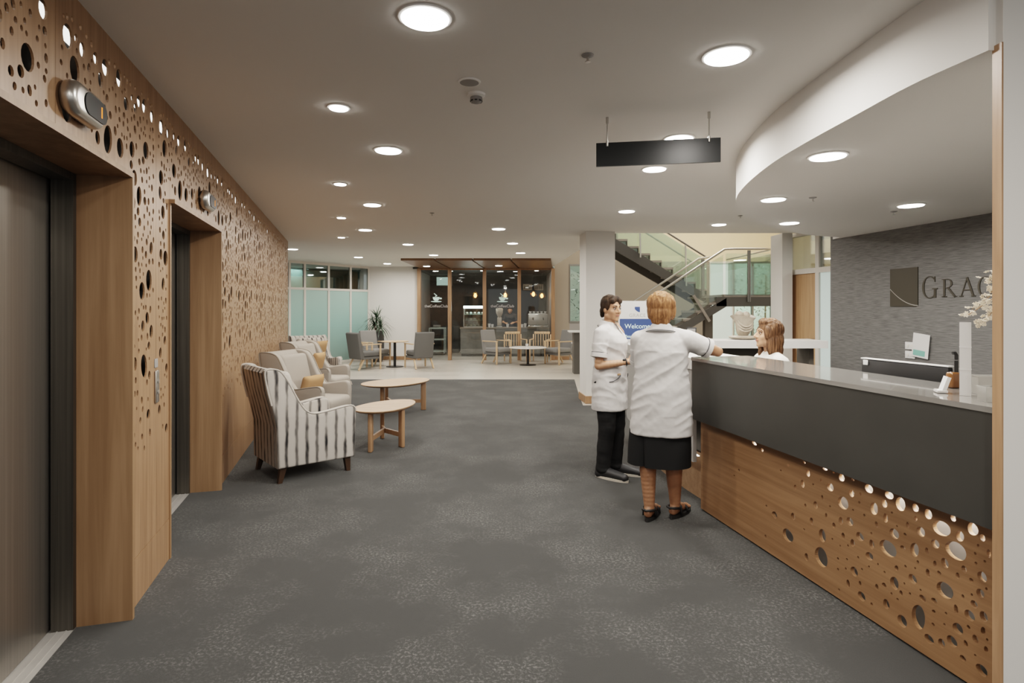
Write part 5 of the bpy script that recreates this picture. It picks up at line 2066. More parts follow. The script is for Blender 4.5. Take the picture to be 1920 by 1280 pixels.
def person(name, label, loc, phi, P_):
    t = thing(name, label, 'person', loc, R(phi - 90))
    dz = P_.get('dz', 0.0)
    vox = P_.get('voxel', 0.006)
    bm = bmesh.new()
    hc = Vector(P_.get('head', (0, 0.02, 1.50)))
    Mh = Matrix.Translation(hc) @ Matrix.Rotation(R(P_.get('yaw', 0)), 4, 'Z') @ Matrix.Rotation(R(P_.get('pitch', 0)), 4, 'X')
    R3 = Mh.to_3x3()

    def hb(m, c, r):
        blob(m, Mh @ Vector(c), r, R3, 3)
    hb(bm, (0, -0.014, 0.030), (0.072, 0.090, 0.084))
    hb(bm, (0, 0.028, -0.025), (0.060, 0.056, 0.080))
    hb(bm, (0, 0.045, -0.070), (0.042, 0.036, 0.034))
    hb(bm, (0, 0.064, -0.093), (0.022, 0.018, 0.015))
    for s in (-1, 1):
        hb(bm, (s * 0.034, 0.052, -0.026), (0.026, 0.026, 0.026))
        hb(bm, (s * 0.044, 0.0, -0.065), (0.022, 0.040, 0.028))
        hb(bm, (s * 0.072, -0.006, -0.008), (0.009, 0.020, 0.031))
    hb(bm, (0, 0.070, 0.024), (0.048, 0.016, 0.011))
    for f in range(6):
        k = f / 5
        hb(bm, (0, 0.080 + 0.024 * k, 0.016 - 0.042 * k), 0.0075 + 0.005 * k)
    for s in (-1, 1):
        hb(bm, (s * 0.012, 0.090, -0.030), 0.009)
    hb(bm, (0, 0.076, -0.055), (0.024, 0.012, 0.013))
    # neck and trunk
    n0 = Vector((0, -0.005, 1.32 + dz))
    chain(bm, [n0, Mh @ Vector((0, -0.022, -0.055))], [0.056, 0.052], 6)
    for z, rx, ry, rz, cy in ((0.86, 0.165, 0.115, 0.09, 0), (0.94, 0.155, 0.11, 0.09, 0), (1.02, 0.132, 0.10, 0.09, 0), (1.10, 0.135, 0.10, 0.09, 0.005), (1.18, 0.148, 0.108, 0.09, 0.01), (1.25, 0.15, 0.10, 0.08, 0.005), (1.30, 0.125, 0.060, 0.045, -0.005)):
        blob(bm, (0, cy, z + dz), (rx, ry, rz), sub=3)
    sh = P_['arms']
    for s in (-1, 1):
        A = [Vector(q) for q in sh[s]]
        chain(bm, [(s * 0.04, -0.005, 1.318 + dz), (s * 0.138, -0.005, 1.288 + dz)], [0.040, 0.036], 5)
        chain(bm, A[:2], [0.048, 0.038], 8)
        chain(bm, [A[1], A[1].lerp(A[2], 0.3), A[2]], [0.037, 0.038, 0.025], 6)
        if len(A) > 3:
            hand(bm, A[2], A[3] - A[2], P_['thumb'][s], P_.get('bend', 0.4))
    for s in (-1, 1):
        Lg = [Vector(q) for q in P_['legs'][s]]
        rs = P_.get('legr', (0.088, 0.056, 0.054, 0.036))
        if len(Lg) == 4:      # hip, knee, ankle, toe
            chain(bm, [Lg[0], Lg[1]], [rs[0], rs[1]], 9)
            calf = Lg[1].lerp(Lg[2], 0.32)
            calf += (Lg[2] - Lg[3]).normalized() * 0.018
            chain(bm, [Lg[1], calf, Lg[2]], [rs[1] * 0.92, rs[2], rs[3]], 9)
            toe = Lg[3]
            heel = Lg[2] + (Lg[2] - toe).normalized() * 0.035
            heel.z = toe.z + 0.012
            chain(bm, [Lg[2], heel], [rs[3], 0.031], 4)
            chain(bm, [heel, (heel + toe) / 2 + Vector((0, 0, 0.012)), toe], [0.031, 0.034, 0.024], 7)
            fd_ = (toe - heel).normalized()
            sd = Vector((-fd_.y, fd_.x, 0))
            for q in (-0.022, 0.0, 0.022):
                blob(bm, toe + sd * q + fd_ * (0.012 - abs(q) * 0.3), (0.016, 0.016, 0.013))
    remeshed('body', bm, vox, P_['skin'], t, 4, 0.5)
    if P_.get('face', True):
        for s in (-1, 1):
            b = bmesh.new()
            hb(b, (s * 0.030, 0.0775, 0.004), (0.0120, 0.0055, 0.0052))
            e = obj('eye', b, M['eyewhite'], t, angle=180)
            b = bmesh.new()
            hb(b, (s * 0.030, 0.0835, 0.004), (0.0055, 0.003, 0.0058))
            obj('iris', b, M['iris'], e, angle=180)
            b = bmesh.new()
            tube(b, [Mh @ Vector((s * (0.014 + 0.032 * k / 5), 0.083 - 0.014 * (k / 5) ** 2, 0.012 + 0.004 * math.sin(PI * k / 5))) for k in range(6)], 0.0022, 6)
            obj('eyelash', b, M['iris'], t, angle=180)
            b = bmesh.new()
            tube(b, [Mh @ Vector((s * (0.012 + 0.036 * k / 5), 0.0865 - 0.016 * (k / 5) ** 2, 0.027 + 0.005 * math.sin(PI * k / 5))) for k in range(6)], [0.003, 0.0035, 0.0035, 0.003, 0.0025, 0.0015], 6)
            obj('eyebrow', b, P_['hairmat'], t, angle=180)
        b = bmesh.new()
        tube(b, [Mh @ Vector((x, 0.0880 - 9 * x * x, -0.057 + 5.5 * x * x)) for x in (-0.022, -0.014, -0.007, 0, 0.007, 0.014, 0.022)], [0.002, 0.0042, 0.0048, 0.0044, 0.0048, 0.0042, 0.002], 8)
        obj('lips', b, M['lip'], t, angle=180)
    # hair
    b = bmesh.new()
    for c, r_ in P_['hair']:
        hb(b, c, r_)
    h = remeshed('hair', b, max(0.006, vox), P_['hairmat'], t, 3, 0.5)
    displace(h, P_.get('hair_amp', 0.006), P_.get('hair_sc', (70, 70, 10)))
    return t, Mh, hb


def tunic(t, P_, rings, sleeves, mat, hem_fold=0.010, voxel=0.007, dz=0.0, name='tunic', trim=True, seed=1.0):
    bm = bmesh.new()
    n = 64
    out = []
    for z, rx, ry, cy in rings:
        k = max(0.0, min(1.0, (0.95 - z) / 0.35))
        out.append([Vector((rx * math.cos(a) * (1 + hem_fold * k * 4 * math.sin(6 * a + seed) / 4), cy + ry * math.sin(a) * (1 + hem_fold * k * 4 * math.sin(5 * a + 2 * seed) / 4), z + dz)) for a in [2 * PI * q / n for q in range(n)]])
    loft(bm, out)
    for s, (p0, p1, r0, r1) in sleeves.items():
        p0, p1 = Vector(p0), Vector(p1)
        chain(bm, [(s * 0.045, -0.006, 1.322 + dz), p0], [0.056, r0 * 0.98], 7)
        m = basis(p1 - p0)
        rg = []
        for f in (0.0, 0.25, 0.5, 0.75, 1.0):
            c = p0.lerp(p1, f)
            r_ = r0 + (r1 - r0) * f
            rg.append([c + m @ Vector((r_ * math.cos(2 * PI * q / 28), r_ * math.sin(2 * PI * q / 28), 0)) for q in range(28)])
        loft(bm, rg)
        blob(bm, p0, r0 * 0.99, sub=3)
    o = remeshed(name, bm, voxel, mat, t, 5, 0.5)
    # soft creases
    me = o.data
    nr = [v.normal.copy() for v in me.vertices]
    for v, nn in zip(me.vertices, nr):
        p = v.co
        amp = (0.013 if p.z - dz < 1.20 else 0.004) * (0.6 if p.z - dz < 0.75 else 1.0)
        q = Vector((p.x * 3.5 + p.z * 3 + seed, p.y * 4, p.z * 13 - p.x * 8))
        v.co += nn * (amp * (0.45 - 1.3 * abs(noise.noise(q))) + 0.002 * noise.noise(p * 30))
    me.update()
    if trim:
        for s, (p0, p1, r0, r1) in sleeves.items():
            p0, p1 = Vector(p0), Vector(p1)
            b = bmesh.new()
            tube(b, ring_pts(p0.lerp(p1, 0.80), p1 - p0, r0 + (r1 - r0) * 0.80 + 0.001, 28), 0.0032, 6, closed=True)
            obj('cuff_piping', b, M['piping'], o, angle=180)
            b = bmesh.new()
            m = basis(p1 - p0)
            rg = []
            for f, e in ((0.82, 0.003), (0.83, 0.006), (1.0, 0.006), (1.01, 0.002)):
                c = p0.lerp(p1, f)
                r_ = r0 + (r1 - r0) * f + e
                rg.append([c + m @ Vector((r_ * math.cos(2 * PI * q / 28), r_ * math.sin(2 * PI * q / 28), 0)) for q in range(28)])
            loft(b, rg, cap=False)
            obj('cuff', b, mat, o)
        # collar
        cz = 1.345 + dz
        for nm, lo, hi, m_ in (('collar', 0, 1, mat), ('collar_piping', None, None, M['piping'])):
            b = bmesh.new()
            gap = R(28)
            ang = [PI / 2 + gap + (2 * PI - 2 * gap) * q / 36 for q in range(37)]

            def cpt(a, f):
                drop = 0.5 - 0.5 * math.sin(a)          # 1 at the back, 0 in front
                rx = 0.062 + 0.052 * f
                ry = 0.058 + 0.040 * f
                z = cz + 0.052 - 0.055 * f - (1 - drop) * 0.045 * (0.6 + 0.6 * f)
                return Vector((rx * math.cos(a), -0.008 + ry * math.sin(a), z))
            if nm == 'collar':
                rows = [[b.verts.new(cpt(a, f)) for a in ang] for f in (0.0, 0.12, 0.3, 0.6, 1.0)]
                for r0_, r1_ in zip(rows, rows[1:]):
                    for q in range(36):
                        b.faces.new((r0_[q], r0_[q + 1], r1_[q + 1], r1_[q]))
                co = obj(nm, b, mat, o, angle=180)
                sd = co.modifiers.new('s', 'SOLIDIFY')
                sd.thickness = 0.004
                sd.offset = 1
            else:
                tube(b, [cpt(a, 0.93) + Vector((math.cos(a) * 0.0045, math.sin(a) * 0.0045, 0.0035)) for a in ang], 0.0028, 6)
                obj(nm, b, m_, o, angle=180)
    return o


# ---- standing woman with dark tied-back hair, hands clasped
Pa = dict(
    head=(-0.005, 0.015, 1.495), yaw=-26, pitch=-2, skin=M['skin'], hairmat=M['hair_dark'],
    arms={1: [(0.165, -0.01, 1.285), (0.205, -0.02, 1.00), (0.085, 0.20, 1.035), (0.03, 0.28, 1.055)],
          -1: [(-0.165, -0.01, 1.285), (-0.205, -0.02, 1.00), (-0.07, 0.21, 1.03), (0.0, 0.28, 1.04)]},
    thumb={1: (-0.3, 0.0, 1), -1: (0.3, 0.0, 1)}, bend=0.55,
    legs={1: [(0.088, 0, 0.84), (0.095, 0.015, 0.46), (0.10, -0.015, 0.085), (0.125, 0.15, 0.030)],
          -1: [(-0.088, 0, 0.84), (-0.09, 0.03, 0.46), (-0.09, 0.03, 0.085), (-0.10, 0.20, 0.030)]},
    hair=[((0, -0.030, 0.042), (0.082, 0.088, 0.090)), ((0, 0.035, 0.088), (0.062, 0.044, 0.034)), ((0.038, 0.052, 0.072), (0.032, 0.026, 0.030)), ((-0.038, 0.052, 0.072), (0.032, 0.026, 0.030)), ((0.062, -0.010, 0.040), (0.022, 0.055, 0.060)), ((-0.062, -0.010, 0.040), (0.022, 0.055, 0.060)), ((0, -0.075, -0.015), (0.060, 0.042, 0.062)), ((0, -0.108, -0.020), (0.040, 0.032, 0.042)), ((0.02, -0.105, -0.055), (0.020, 0.018, 0.030))],
    hair_amp=0.005, hair_sc=(40, 40, 16))
wa, Mh, hb = person('person', 'woman with dark tied-back hair in white tunic and black trousers, hands clasped by the counter', (0.880, 5.23, 0), -32, Pa)
ringsA = [(0.60, 0.205, 0.155, 0.0), (0.68, 0.203, 0.153, 0.0), (0.80, 0.196, 0.148, 0.0), (0.92, 0.186, 0.142, 0.0), (1.02, 0.170, 0.134, 0.0), (1.12, 0.168, 0.136, 0.008), (1.20, 0.176, 0.142, 0.018), (1.27, 0.176, 0.115, 0.008), (1.32, 0.145, 0.082, -0.004), (1.352, 0.092, 0.066, -0.006), (1.368, 0.060, 0.054, -0.006)]
ta = tunic(wa, Pa, ringsA, {1: ((0.168, -0.01, 1.275), (0.200, -0.018, 1.075), 0.068, 0.066), -1: ((-0.168, -0.01, 1.275), (-0.200, -0.018, 1.075), 0.068, 0.066)}, M['tunic'], seed=2.0)
b = bmesh.new()      # open neckline
v = [b.verts.new(p) for p in ((-0.030, 0.0640, 1.375), (0.030, 0.0640, 1.375), (0.012, 0.128, 1.300), (0.0, 0.139, 1.275), (-0.012, 0.128, 1.300))]
b.faces.new(v)
obj('neckline', b, M['skin'], wa, smooth=False)
for s in (1, -1):
    b = bmesh.new()
    pts = [Vector((s * (0.175 - 0.09 * k / 8), 0.0, 0.86 + 0.02 * k / 8 + (0.035 * (k / 8) ** 2))) for k in range(9)]
    for p in pts:
        p.y = 0.146 * math.sqrt(max(0.0, 1 - (p.x / 0.192) ** 2)) + 0.007
    tube(b, pts, 0.0036, 6)
    obj('pocket_piping', b, M['piping'], ta, angle=180)
b = bmesh.new()
rbox(b, (0.105, 0.130, 0.925), (0.035, 0.008, 0.014), 0.003, 2, Matrix.Rotation(R(-28), 3, 'Z'))
obj('pocket_badge', b, M['mustard'], ta)
bm = bmesh.new()
for s in (-1, 1):
    Lg = [Vector(q) for q in Pa['legs'][s]]
    chain(bm, [Lg[0], Lg[1], Lg[2] + Vector((0, -0.012, 0.0))], [0.108, 0.078, 0.062], 12, 3)
    blob(bm, Lg[2] + Vector((0, 0.0, -0.015)), (0.064, 0.072, 0.035), sub=3)
blob(bm, (0, 0, 0.86), (0.172, 0.125, 0.10), sub=3)
tr = remeshed('trousers', bm, 0.008, M['trouser'], wa, 5, 0.5)
displace(tr, 0.006, (9, 9, 16))
for s in (-1, 1):
    Lg = [Vector(q) for q in Pa['legs'][s]]
    toe = Lg[3]
    heel = Lg[2] + (Lg[2] - toe).normalized() * 0.05
    heel.z = 0.035
    toe2 = Vector((toe.x, toe.y, 0.035)) + (toe - heel).normalized() * 0.038
    bm = bmesh.new()
    chain(bm, [heel, heel.lerp(toe2, 0.4) + Vector((0, 0, 0.016)), toe2], [0.042, 0.047, 0.038], 8, 3)
    chain(bm, [heel + Vector((0, 0, 0.03)), Lg[2] + Vector((0, 0.0, 0.0))], [0.038, 0.042], 4, 3)
    t2 = bmesh.new()
    sh_ = remeshed('shoe', bm, 0.007, M['shoe'], wa, 4, 0.5)
    t2.free()
    b = bmesh.new()
    a = math.atan2(toe2.y - heel.y, toe2.x - heel.x)
    c_ = (heel + toe2) / 2
    ln = (toe2 - heel).length
    pl = [(c_.x + x * math.cos(a) - y * math.sin(a), c_.y + x * math.sin(a) + y * math.cos(a)) for x, y in ell(0, 0, ln / 2 + 0.040, 0.047, 0, 26, egg=0.1)]
    prism(b, pl, 0.001, 0.020)
    obj('sole', b, M['sole'], sh_, smooth=False)
# wrist watch
b = bmesh.new()
wr = Vector(Pa['arms'][1][2])
ax = wr - Vector(Pa['arms'][1][1])
tube(b, ring_pts(wr - ax.normalized() * 0.012, ax, 0.0275, 24), 0.006, 8, closed=True)
wt = obj('watch_strap', b, M['black'], wa, angle=180)
b = bmesh.new()
blob(b, wr - ax.normalized() * 0.012 + Vector((0.02, -0.012, 0.018)), (0.014, 0.014, 0.010))
obj('watch_face', b, M['black_gloss'], wt)

# ---- standing woman seen from behind, short ginger hair
Pb = dict(
    head=(0.0, 0.02, 1.485), yaw=-4, pitch=-4, skin=M['skin_leg'], hairmat=M['hair_ginger'],
    arms={1: [(0.170, 0.0, 1.285), (0.385, 0.10, 1.192), (0.235, 0.325, 1.196), (0.15, 0.36, 1.200)],
          -1: [(-0.155, 0.0, 1.285), (-0.165, 0.12, 1.06), (0.0, 0.29, 1.11), (0.07, 0.34, 1.13)]},
    thumb={1: (0.2, 1, 0.2), -1: (0.3, 0.0, 1)}, bend=0.4,
    legs={1: [(0.095, 0, 0.84), (0.095, 0.02, 0.46), (0.095, 0.045, 0.085), (0.165, 0.20, 0.040)],
          -1: [(-0.095, 0, 0.84), (-0.09, 0.0, 0.46), (-0.078, -0.06, 0.085), (-0.045, 0.11, 0.040)]},
    legr=(0.095, 0.062, 0.062, 0.039),
    hair=[((0, -0.018, 0.042), (0.102, 0.102, 0.096)), ((0, -0.050, -0.020), (0.088, 0.066, 0.080)), ((0, -0.055, -0.072), (0.062, 0.044, 0.055)), ((0.074, 0.0, -0.005), (0.026, 0.058, 0.062)), ((-0.074, 0.0, -0.005), (0.026, 0.058, 0.062)), ((0, 0.055, 0.085), (0.068, 0.038, 0.034))],
    hair_amp=0.009, hair_sc=(62, 62, 9))
wb, Mh, hb = person('person', 'woman with short ginger hair seen from behind in white tunic, black skirt and sandals', (1.070, 4.17, 0), 72, Pb)
ringsB = [(0.605, 0.222, 0.168, -0.005), (0.68, 0.220, 0.166, -0.005), (0.80, 0.212, 0.162, -0.005), (0.92, 0.200, 0.156, -0.005), (1.02, 0.186, 0.146, 0.0), (1.12, 0.184, 0.144, 0.0), (1.20, 0.190, 0.140, 0.0), (1.27, 0.188, 0.118, 0.0), (1.32, 0.155, 0.086, -0.006), (1.352, 0.096, 0.068, -0.008), (1.366, 0.060, 0.054, -0.006)]
tb = tunic(wb, Pb, ringsB, {1: ((0.172, 0.0, 1.275), (0.325, 0.072, 1.214), 0.076, 0.064), -1: ((-0.150, 0.005, 1.272), (-0.162, 0.095, 1.10), 0.068, 0.066)}, M['tunic'], hem_fold=0.016, seed=4.0)
# skirt with a back slit
bm = bmesh.new()
n = 64
out = []
for z, rx, ry in ((0.95, 0.180, 0.140), (0.80, 0.196, 0.150), (0.62, 0.205, 0.155), (0.50, 0.208, 0.158), (0.385, 0.206, 0.158)):
    k = (0.95 - z) / 0.565
    ring = []
    for q in range(n):
        a = 2 * PI * q / n
        x, y = rx * math.cos(a), ry * math.sin(a)
        if x < 0:
            x *= 1 + 0.16 * k
        d_ = abs((a - R(236) + PI) % (2 * PI) - PI)
        s_ = 1 - 0.34 * max(0.0, k - 0.35) * math.exp(-(d_ / 0.09) ** 2)
        ring.append(Vector((x * s_, y * s_, z + 0.02 * k * (x < 0) * 0)))
    out.append(ring)
loft(bm, out)
obj('skirt', bm, M['skirt'], wb, angle=60)
for s in (-1, 1):
    Lg = [Vector(q) for q in Pb['legs'][s]]
    toe, ank = Lg[3], Lg[2]
    heel = ank + (ank - toe).normalized() * 0.045
    fd_ = Vector((toe.x - heel.x, toe.y - heel.y, 0)).normalized()
    a = math.atan2(fd_.y, fd_.x)
    c_ = (heel + toe) / 2 + fd_ * 0.012
    ln = (Vector((toe.x, toe.y, 0)) - Vector((heel.x, heel.y, 0))).length
    b = bmesh.new()
    pl = [(c_.x + x * math.cos(a) - y * math.sin(a), c_.y + x * math.sin(a) + y * math.cos(a)) for x, y in ell(0, 0, ln / 2 + 0.04, 0.043, 0, 26, egg=0.12)]
    prism(b, pl, 0.001, 0.026)
    so = obj('sandal', b, M['sandal'], wb, smooth=False)
    sd = Vector((-fd_.y, fd_.x, 0))
    b = bmesh.new()
    hp = Vector((heel.x, heel.y, 0.085))
    tube(b, [hp + fd_ * 0.035 + sd * 0.043 - Vector((0, 0, 0.01)), hp - fd_ * 0.018 + sd * 0.030, hp - fd_ * 0.040, hp - fd_ * 0.018 - sd * 0.030, hp + fd_ * 0.035 - sd * 0.043 - Vector((0, 0, 0.01))], 0.009, 6)
    obj('heel_strap', b, M['sandal'], so, angle=180)
    for f0, hgt in ((0.055, 0.115), (0.15, 0.072)):
        b = bmesh.new()
        m_ = Vector((heel.x, heel.y, 0)) + fd_ * f0
        tube(b, [m_ + sd * 0.045 + Vector((0, 0, 0.02)), m_ + sd * 0.040 + Vector((0, 0, hgt * 0.7)), m_ + Vector((0, 0, hgt)) + fd_ * 0.012, m_ - sd * 0.040 + Vector((0, 0, hgt * 0.7)), m_ - sd * 0.045 + Vector((0, 0, 0.02))], 0.0095, 6)
        obj('foot_strap', b, M['sandal'], so, angle=180)

# ---- seated receptionist, shoulder-length brown hair
DZ = -0.215
Pc = dict(
    head=(0.0, 0.03, 1.285), yaw=0, pitch=6, dz=DZ, skin=M['skin_pale'], hairmat=M['hair_brown'],
    arms={1: [(0.165, 0.0, 1.07), (0.20, 0.05, 0.86), (0.12, 0.26, 0.80), (0.07, 0.34, 0.79)],
          -1: [(-0.165, 0.0, 1.07), (-0.20, 0.05, 0.86), (-0.12, 0.26, 0.80), (-0.07, 0.34, 0.79)]},
    thumb={1: (-1, 0, 0.4), -1: (1, 0, 0.4)}, bend=0.3,
    legs={1: [(0.09, 0.0, 0.615), (0.10, 0.40, 0.585), (0.10, 0.38, 0.10), (0.11, 0.54, 0.035)],
          -1: [(-0.09, 0.0, 0.615), (-0.10, 0.40, 0.585), (-0.10, 0.36, 0.10), (-0.11, 0.52, 0.035)]},
    hair=[((0, -0.026, 0.046), (0.092, 0.100, 0.094)), ((0, 0.026, 0.098), (0.068, 0.054, 0.036)), ((0.066, 0.000, 0.020), (0.030, 0.062, 0.075)), ((-0.066, 0.000, 0.020), (0.030, 0.062, 0.075)), ((0.070, -0.022, -0.075), (0.032, 0.058, 0.100)), ((-0.070, -0.022, -0.075), (0.032, 0.058, 0.100)), ((0, -0.075, -0.05), (0.086, 0.052, 0.110)), ((0, -0.080, -0.120), (0.090, 0.046, 0.075)), ((0.055, -0.055, -0.150), (0.045, 0.050, 0.055)), ((-0.055, -0.055, -0.150), (0.045, 0.050, 0.055)), ((0.060, 0.0, -0.155), (0.026, 0.032, 0.035))],
    hair_amp=0.007, hair_sc=(75, 75, 6))
wc, Mh, hb = person('person', 'seated woman with shoulder-length brown hair in profile behind the reception desk', (2.13, 4.78, 0), 182, Pc)
ringsC = [(0.60, 0.19, 0.145, 0), (0.70, 0.186, 0.140, 0), (0.80, 0.168, 0.13, 0), (0.92, 0.168, 0.135, 0.008), (1.0, 0.172, 0.135, 0.015), (1.06, 0.172, 0.11, 0.005), (1.105, 0.145, 0.082, -0.004), (1.137, 0.092, 0.066, -0.006), (1.155, 0.060, 0.054, -0.006)]
tunic(wc, Pc, [(z - DZ, a_, b_, c_) for z, a_, b_, c_ in ringsC], {1: ((0.168, 0.0, 1.06), (0.195, 0.04, 0.90), 0.066, 0.06), -1: ((-0.168, 0.0, 1.06), (-0.195, 0.04, 0.90), 0.066, 0.06)}, M['blouse'], dz=DZ, name='blouse', trim=False)
bm = bmesh.new()
for s in (-1, 1):
    Lg = [Vector(q) for q in Pc['legs'][s]]
    chain(bm, [Lg[0], Lg[1], Lg[2]], [0.10, 0.074, 0.058], 10, 3)
blob(bm, (0, 0.0, 0.63), (0.178, 0.13, 0.09), sub=3)
remeshed('trousers', bm, 0.010, M['trouser'], wc, 5, 0.5)
for s in (-1, 1):
    Lg = [Vector(q) for q in Pc['legs'][s]]
    bm = bmesh.new()
    toe = Lg[3] + Vector((0, 0.03, 0))
    heel = Vector((Lg[2].x, Lg[2].y - 0.04, 0.042))
    chain(bm, [heel, toe], [0.042, 0.034], 8, 3)
    remeshed('shoe', bm, 0.009, M['shoe'], wc, 3, 0.5)
# her chair
t = thing('office_chair', 'dark office chair under the seated woman behind the desk', 'chair', (2.13, 4.78, 0), R(182 - 90))
b = bmesh.new()
rbox(b, (0, 0.02, 0.475), (0.46, 0.44, 0.07), 0.025, 3)
obj('seat', b, M['black_soft'], t)
b = bmesh.new()
rbox(b, (0, -0.27, 0.78), (0.40, 0.05, 0.40), 0.02, 3)
obj('backrest', b, M['black_soft'], t)
b = bmesh.new()
beam(b, (0, -0.18, 0.45), (0, -0.275, 0.62), 0.06, 0.02)
obj('back_bracket', b, M['black'], t, smooth=False)
b = bmesh.new()
cyl(b, (0, 0, 0.09), (0, 0, 0.44), 0.025)
obj('gas_lift', b, M['silver'], t)
for k in range(5):
    a = 2 * PI * k / 5
    b = bmesh.new()
    beam(b, (0, 0, 0.085), (0.27 * math.cos(a), 0.27 * math.sin(a), 0.07), 0.035, 0.025)
    f_ = obj('foot', b, M['black'], t, smooth=False)
    b = bmesh.new()
    cyl(b, (0.27 * math.cos(a) - 0.02, 0.27 * math.sin(a), 0.027), (0.27 * math.cos(a) + 0.02, 0.27 * math.sin(a), 0.027), 0.027, seg=14)
    obj('caster', b, M['black'], f_)

# ---- barista inside the coffee shop
Pd = dict(
    head=(0.0, 0.07, 1.44), yaw=10, pitch=-14, skin=M['skin'], hairmat=M['hair_dark'], voxel=0.009, face=False,
    arms={1: [(0.17, 0.0, 1.27), (0.23, 0.06, 1.04), (0.13, 0.27, 1.02), (0.08, 0.34, 1.0)],
          -1: [(-0.17, 0.0, 1.27), (-0.24, 0.05, 1.04), (-0.16, 0.28, 1.04), (-0.10, 0.34, 1.02)]},
    thumb={1: (-1, 0, 0.4), -1: (1, 0, 0.4)},
    legs={1: [(0.09, 0, 0.84), (0.10, 0.01, 0.46), (0.10, -0.01, 0.085), (0.12, 0.14, 0.03)],
          -1: [(-0.09, 0, 0.84), (-0.10, 0.01, 0.46), (-0.10, -0.01, 0.085), (-0.12, 0.14, 0.03)]},
    hair=[((0, -0.028, 0.044), (0.082, 0.088, 0.082)), ((0, 0.03, 0.088), (0.062, 0.048, 0.034)), ((0, -0.07, -0.02), (0.062, 0.04, 0.06))])
wd, Mh, hb = person('person', 'barista in black clothes bending over the coffee shop counter', (-0.06, 19.25, 0), -95, Pd)
tunic(wd, Pd, [(z, a_ * 1.02, b_, c_) for z, a_, b_, c_ in ringsA], {1: ((0.17, 0.0, 1.262), (0.215, 0.04, 1.09), 0.068, 0.062), -1: ((-0.17, 0.0, 1.262), (-0.222, 0.035, 1.09), 0.068, 0.062)}, M['black_soft'], name='shirt', trim=False, voxel=0.010)
bm = bmesh.new()
for s in (-1, 1):
    Lg = [Vector(q) for q in Pd['legs'][s]]
    chain(bm, [Lg[0], Lg[1], Lg[2]], [0.105, 0.078, 0.062], 10, 3)
remeshed('trousers', bm, 0.012, M['trouser'], wd, 4, 0.5)
# ------------------------------------------------------------------ lights
BIG = [
    (797, 34, 0.205, 'large glowing downlight first in the middle row, above the open carpet'),
    (1362, 105, 0.21, 'large glowing downlight beside the curved ceiling edge, before the hanging sign'),
    (728, 282, 0.20, 'round downlight second in the middle row, between the small spots and the smoke detector'),
    (698, 384, 0.20, 'round downlight third in the row leading from the lifts to the frosted partition'),
    (685, 431, 0.20, 'round downlight fourth in the row leading from the lifts to the frosted partition'),
    (672, 482, 0.20, 'round downlight just before the frosted partition top'),
    (765, 458, 0.20, 'round downlight above the carpet edge by the grey lounge chairs'),
    (813, 478, 0.20, 'round downlight just before the cedar soffit, over the trolley window'),
    (726, 494, 0.20, 'round downlight close to the top of the white wall with the plant'),
    (549, 467, 0.20, 'round downlight peeking out beyond the far end of the oak wall'),
    (935, 429, 0.20, 'round downlight first of three on the way to the cake cabinet window'),
    (961, 456, 0.20, 'round downlight second of three on the way to the coffee shop'),
    (976, 474, 0.20, 'round downlight third of three, just before the cedar soffit'),
    (1227, 317, 0.20, 'round downlight just below the black hanging sign'),
    (1273, 260, 0.20, 'round downlight peeking over the top edge of the black hanging sign'),
    (1175, 396, 0.20, 'round downlight above the white column and the dark-haired woman'),
    (1348, 421, 0.20, 'round downlight over the ceiling edge in front of the stair hall'),
]
SMALL = [
    (635, 202, 0.115, 'small bright spot first in the row along the oak wall, by the lifts'),
    (638, 345, 0.115, 'small bright spot second in the row along the oak wall'),
    (640, 408, 0.115, 'small bright spot third in the row along the oak wall'),
    (640, 445, 0.115, 'small bright spot fourth in the row along the oak wall'),
]
SOF = [
    (1552, 293, 0.20, 'largest downlight in the lowered reception ceiling, above the desk'),
    (1450, 374, 0.19, 'downlight near the curved tip of the lowered reception ceiling'),
    (1480, 418, 0.19, 'downlight in the lowered reception ceiling near the timber door'),
    (1708, 385, 0.20, 'downlight in the lowered reception ceiling close to the grey wall'),
]
E_BIG, E_SMALL, E_SOF = 21.0, 9.0, 16.0


def downlight(u, v, dia, label, z, energy, small=False):
    p = P(u, v, z - 0.004)
    t = thing('ceiling_downlight', label, 'downlight', (p.x, p.y, z), 0, 'small ceiling spots' if small else 'round ceiling downlights')
    r = dia / 2
    b = bmesh.new()
    lathe(b, [(r + 0.012, -0.0005), (r + 0.010, -0.006), (r, -0.008)], seg=32)
    rg = obj('trim_ring', b, M['ring'], t, angle=30)
    b = bmesh.new()
    lathe(b, [(r - 0.002, -0.0082), (r - 0.004, -0.0125)], seg=32)
    obj('diffuser', b, M['lamp_small'] if small else M['lamp'], t, angle=30)
    l = area('downlight_lamp', (0, 0, -0.022), energy, dia * 0.95, spread=R(172))
    l.parent = t
    return t


for u, v, d, lab in BIG:
    downlight(u, v, d, lab, CEIL, E_BIG)
for u, v, d, lab in SMALL:
    downlight(u, v, d, lab, CEIL, E_SMALL, True)
for u, v, d, lab in SOF:
    downlight(u, v, d, lab, 2.41, E_SOF)
for k, (x, y, lab) in enumerate(((-2.35, 16.0, 'recessed light in the cedar soffit, over the trolley window'), (-0.36, 15.8, 'recessed light in the cedar soffit, over the barista window'))):
    t = thing('soffit_downlight', lab, 'downlight', (x, y, 2.665), 0, 'lights in the cedar soffit')
    b = bmesh.new()
    lathe(b, [(0.105, -0.0005), (0.10, -0.008)], seg=28)
    obj('trim_ring', b, M['ring'], t, angle=30)
    b = bmesh.new()
    lathe(b, [(0.095, -0.0082), (0.09, -0.012)], seg=28)
    obj('diffuser', b, M['lamp'], t, angle=30)
    l = area('downlight_lamp', (0, 0, -0.022), 12, 0.18)
    l.parent = t
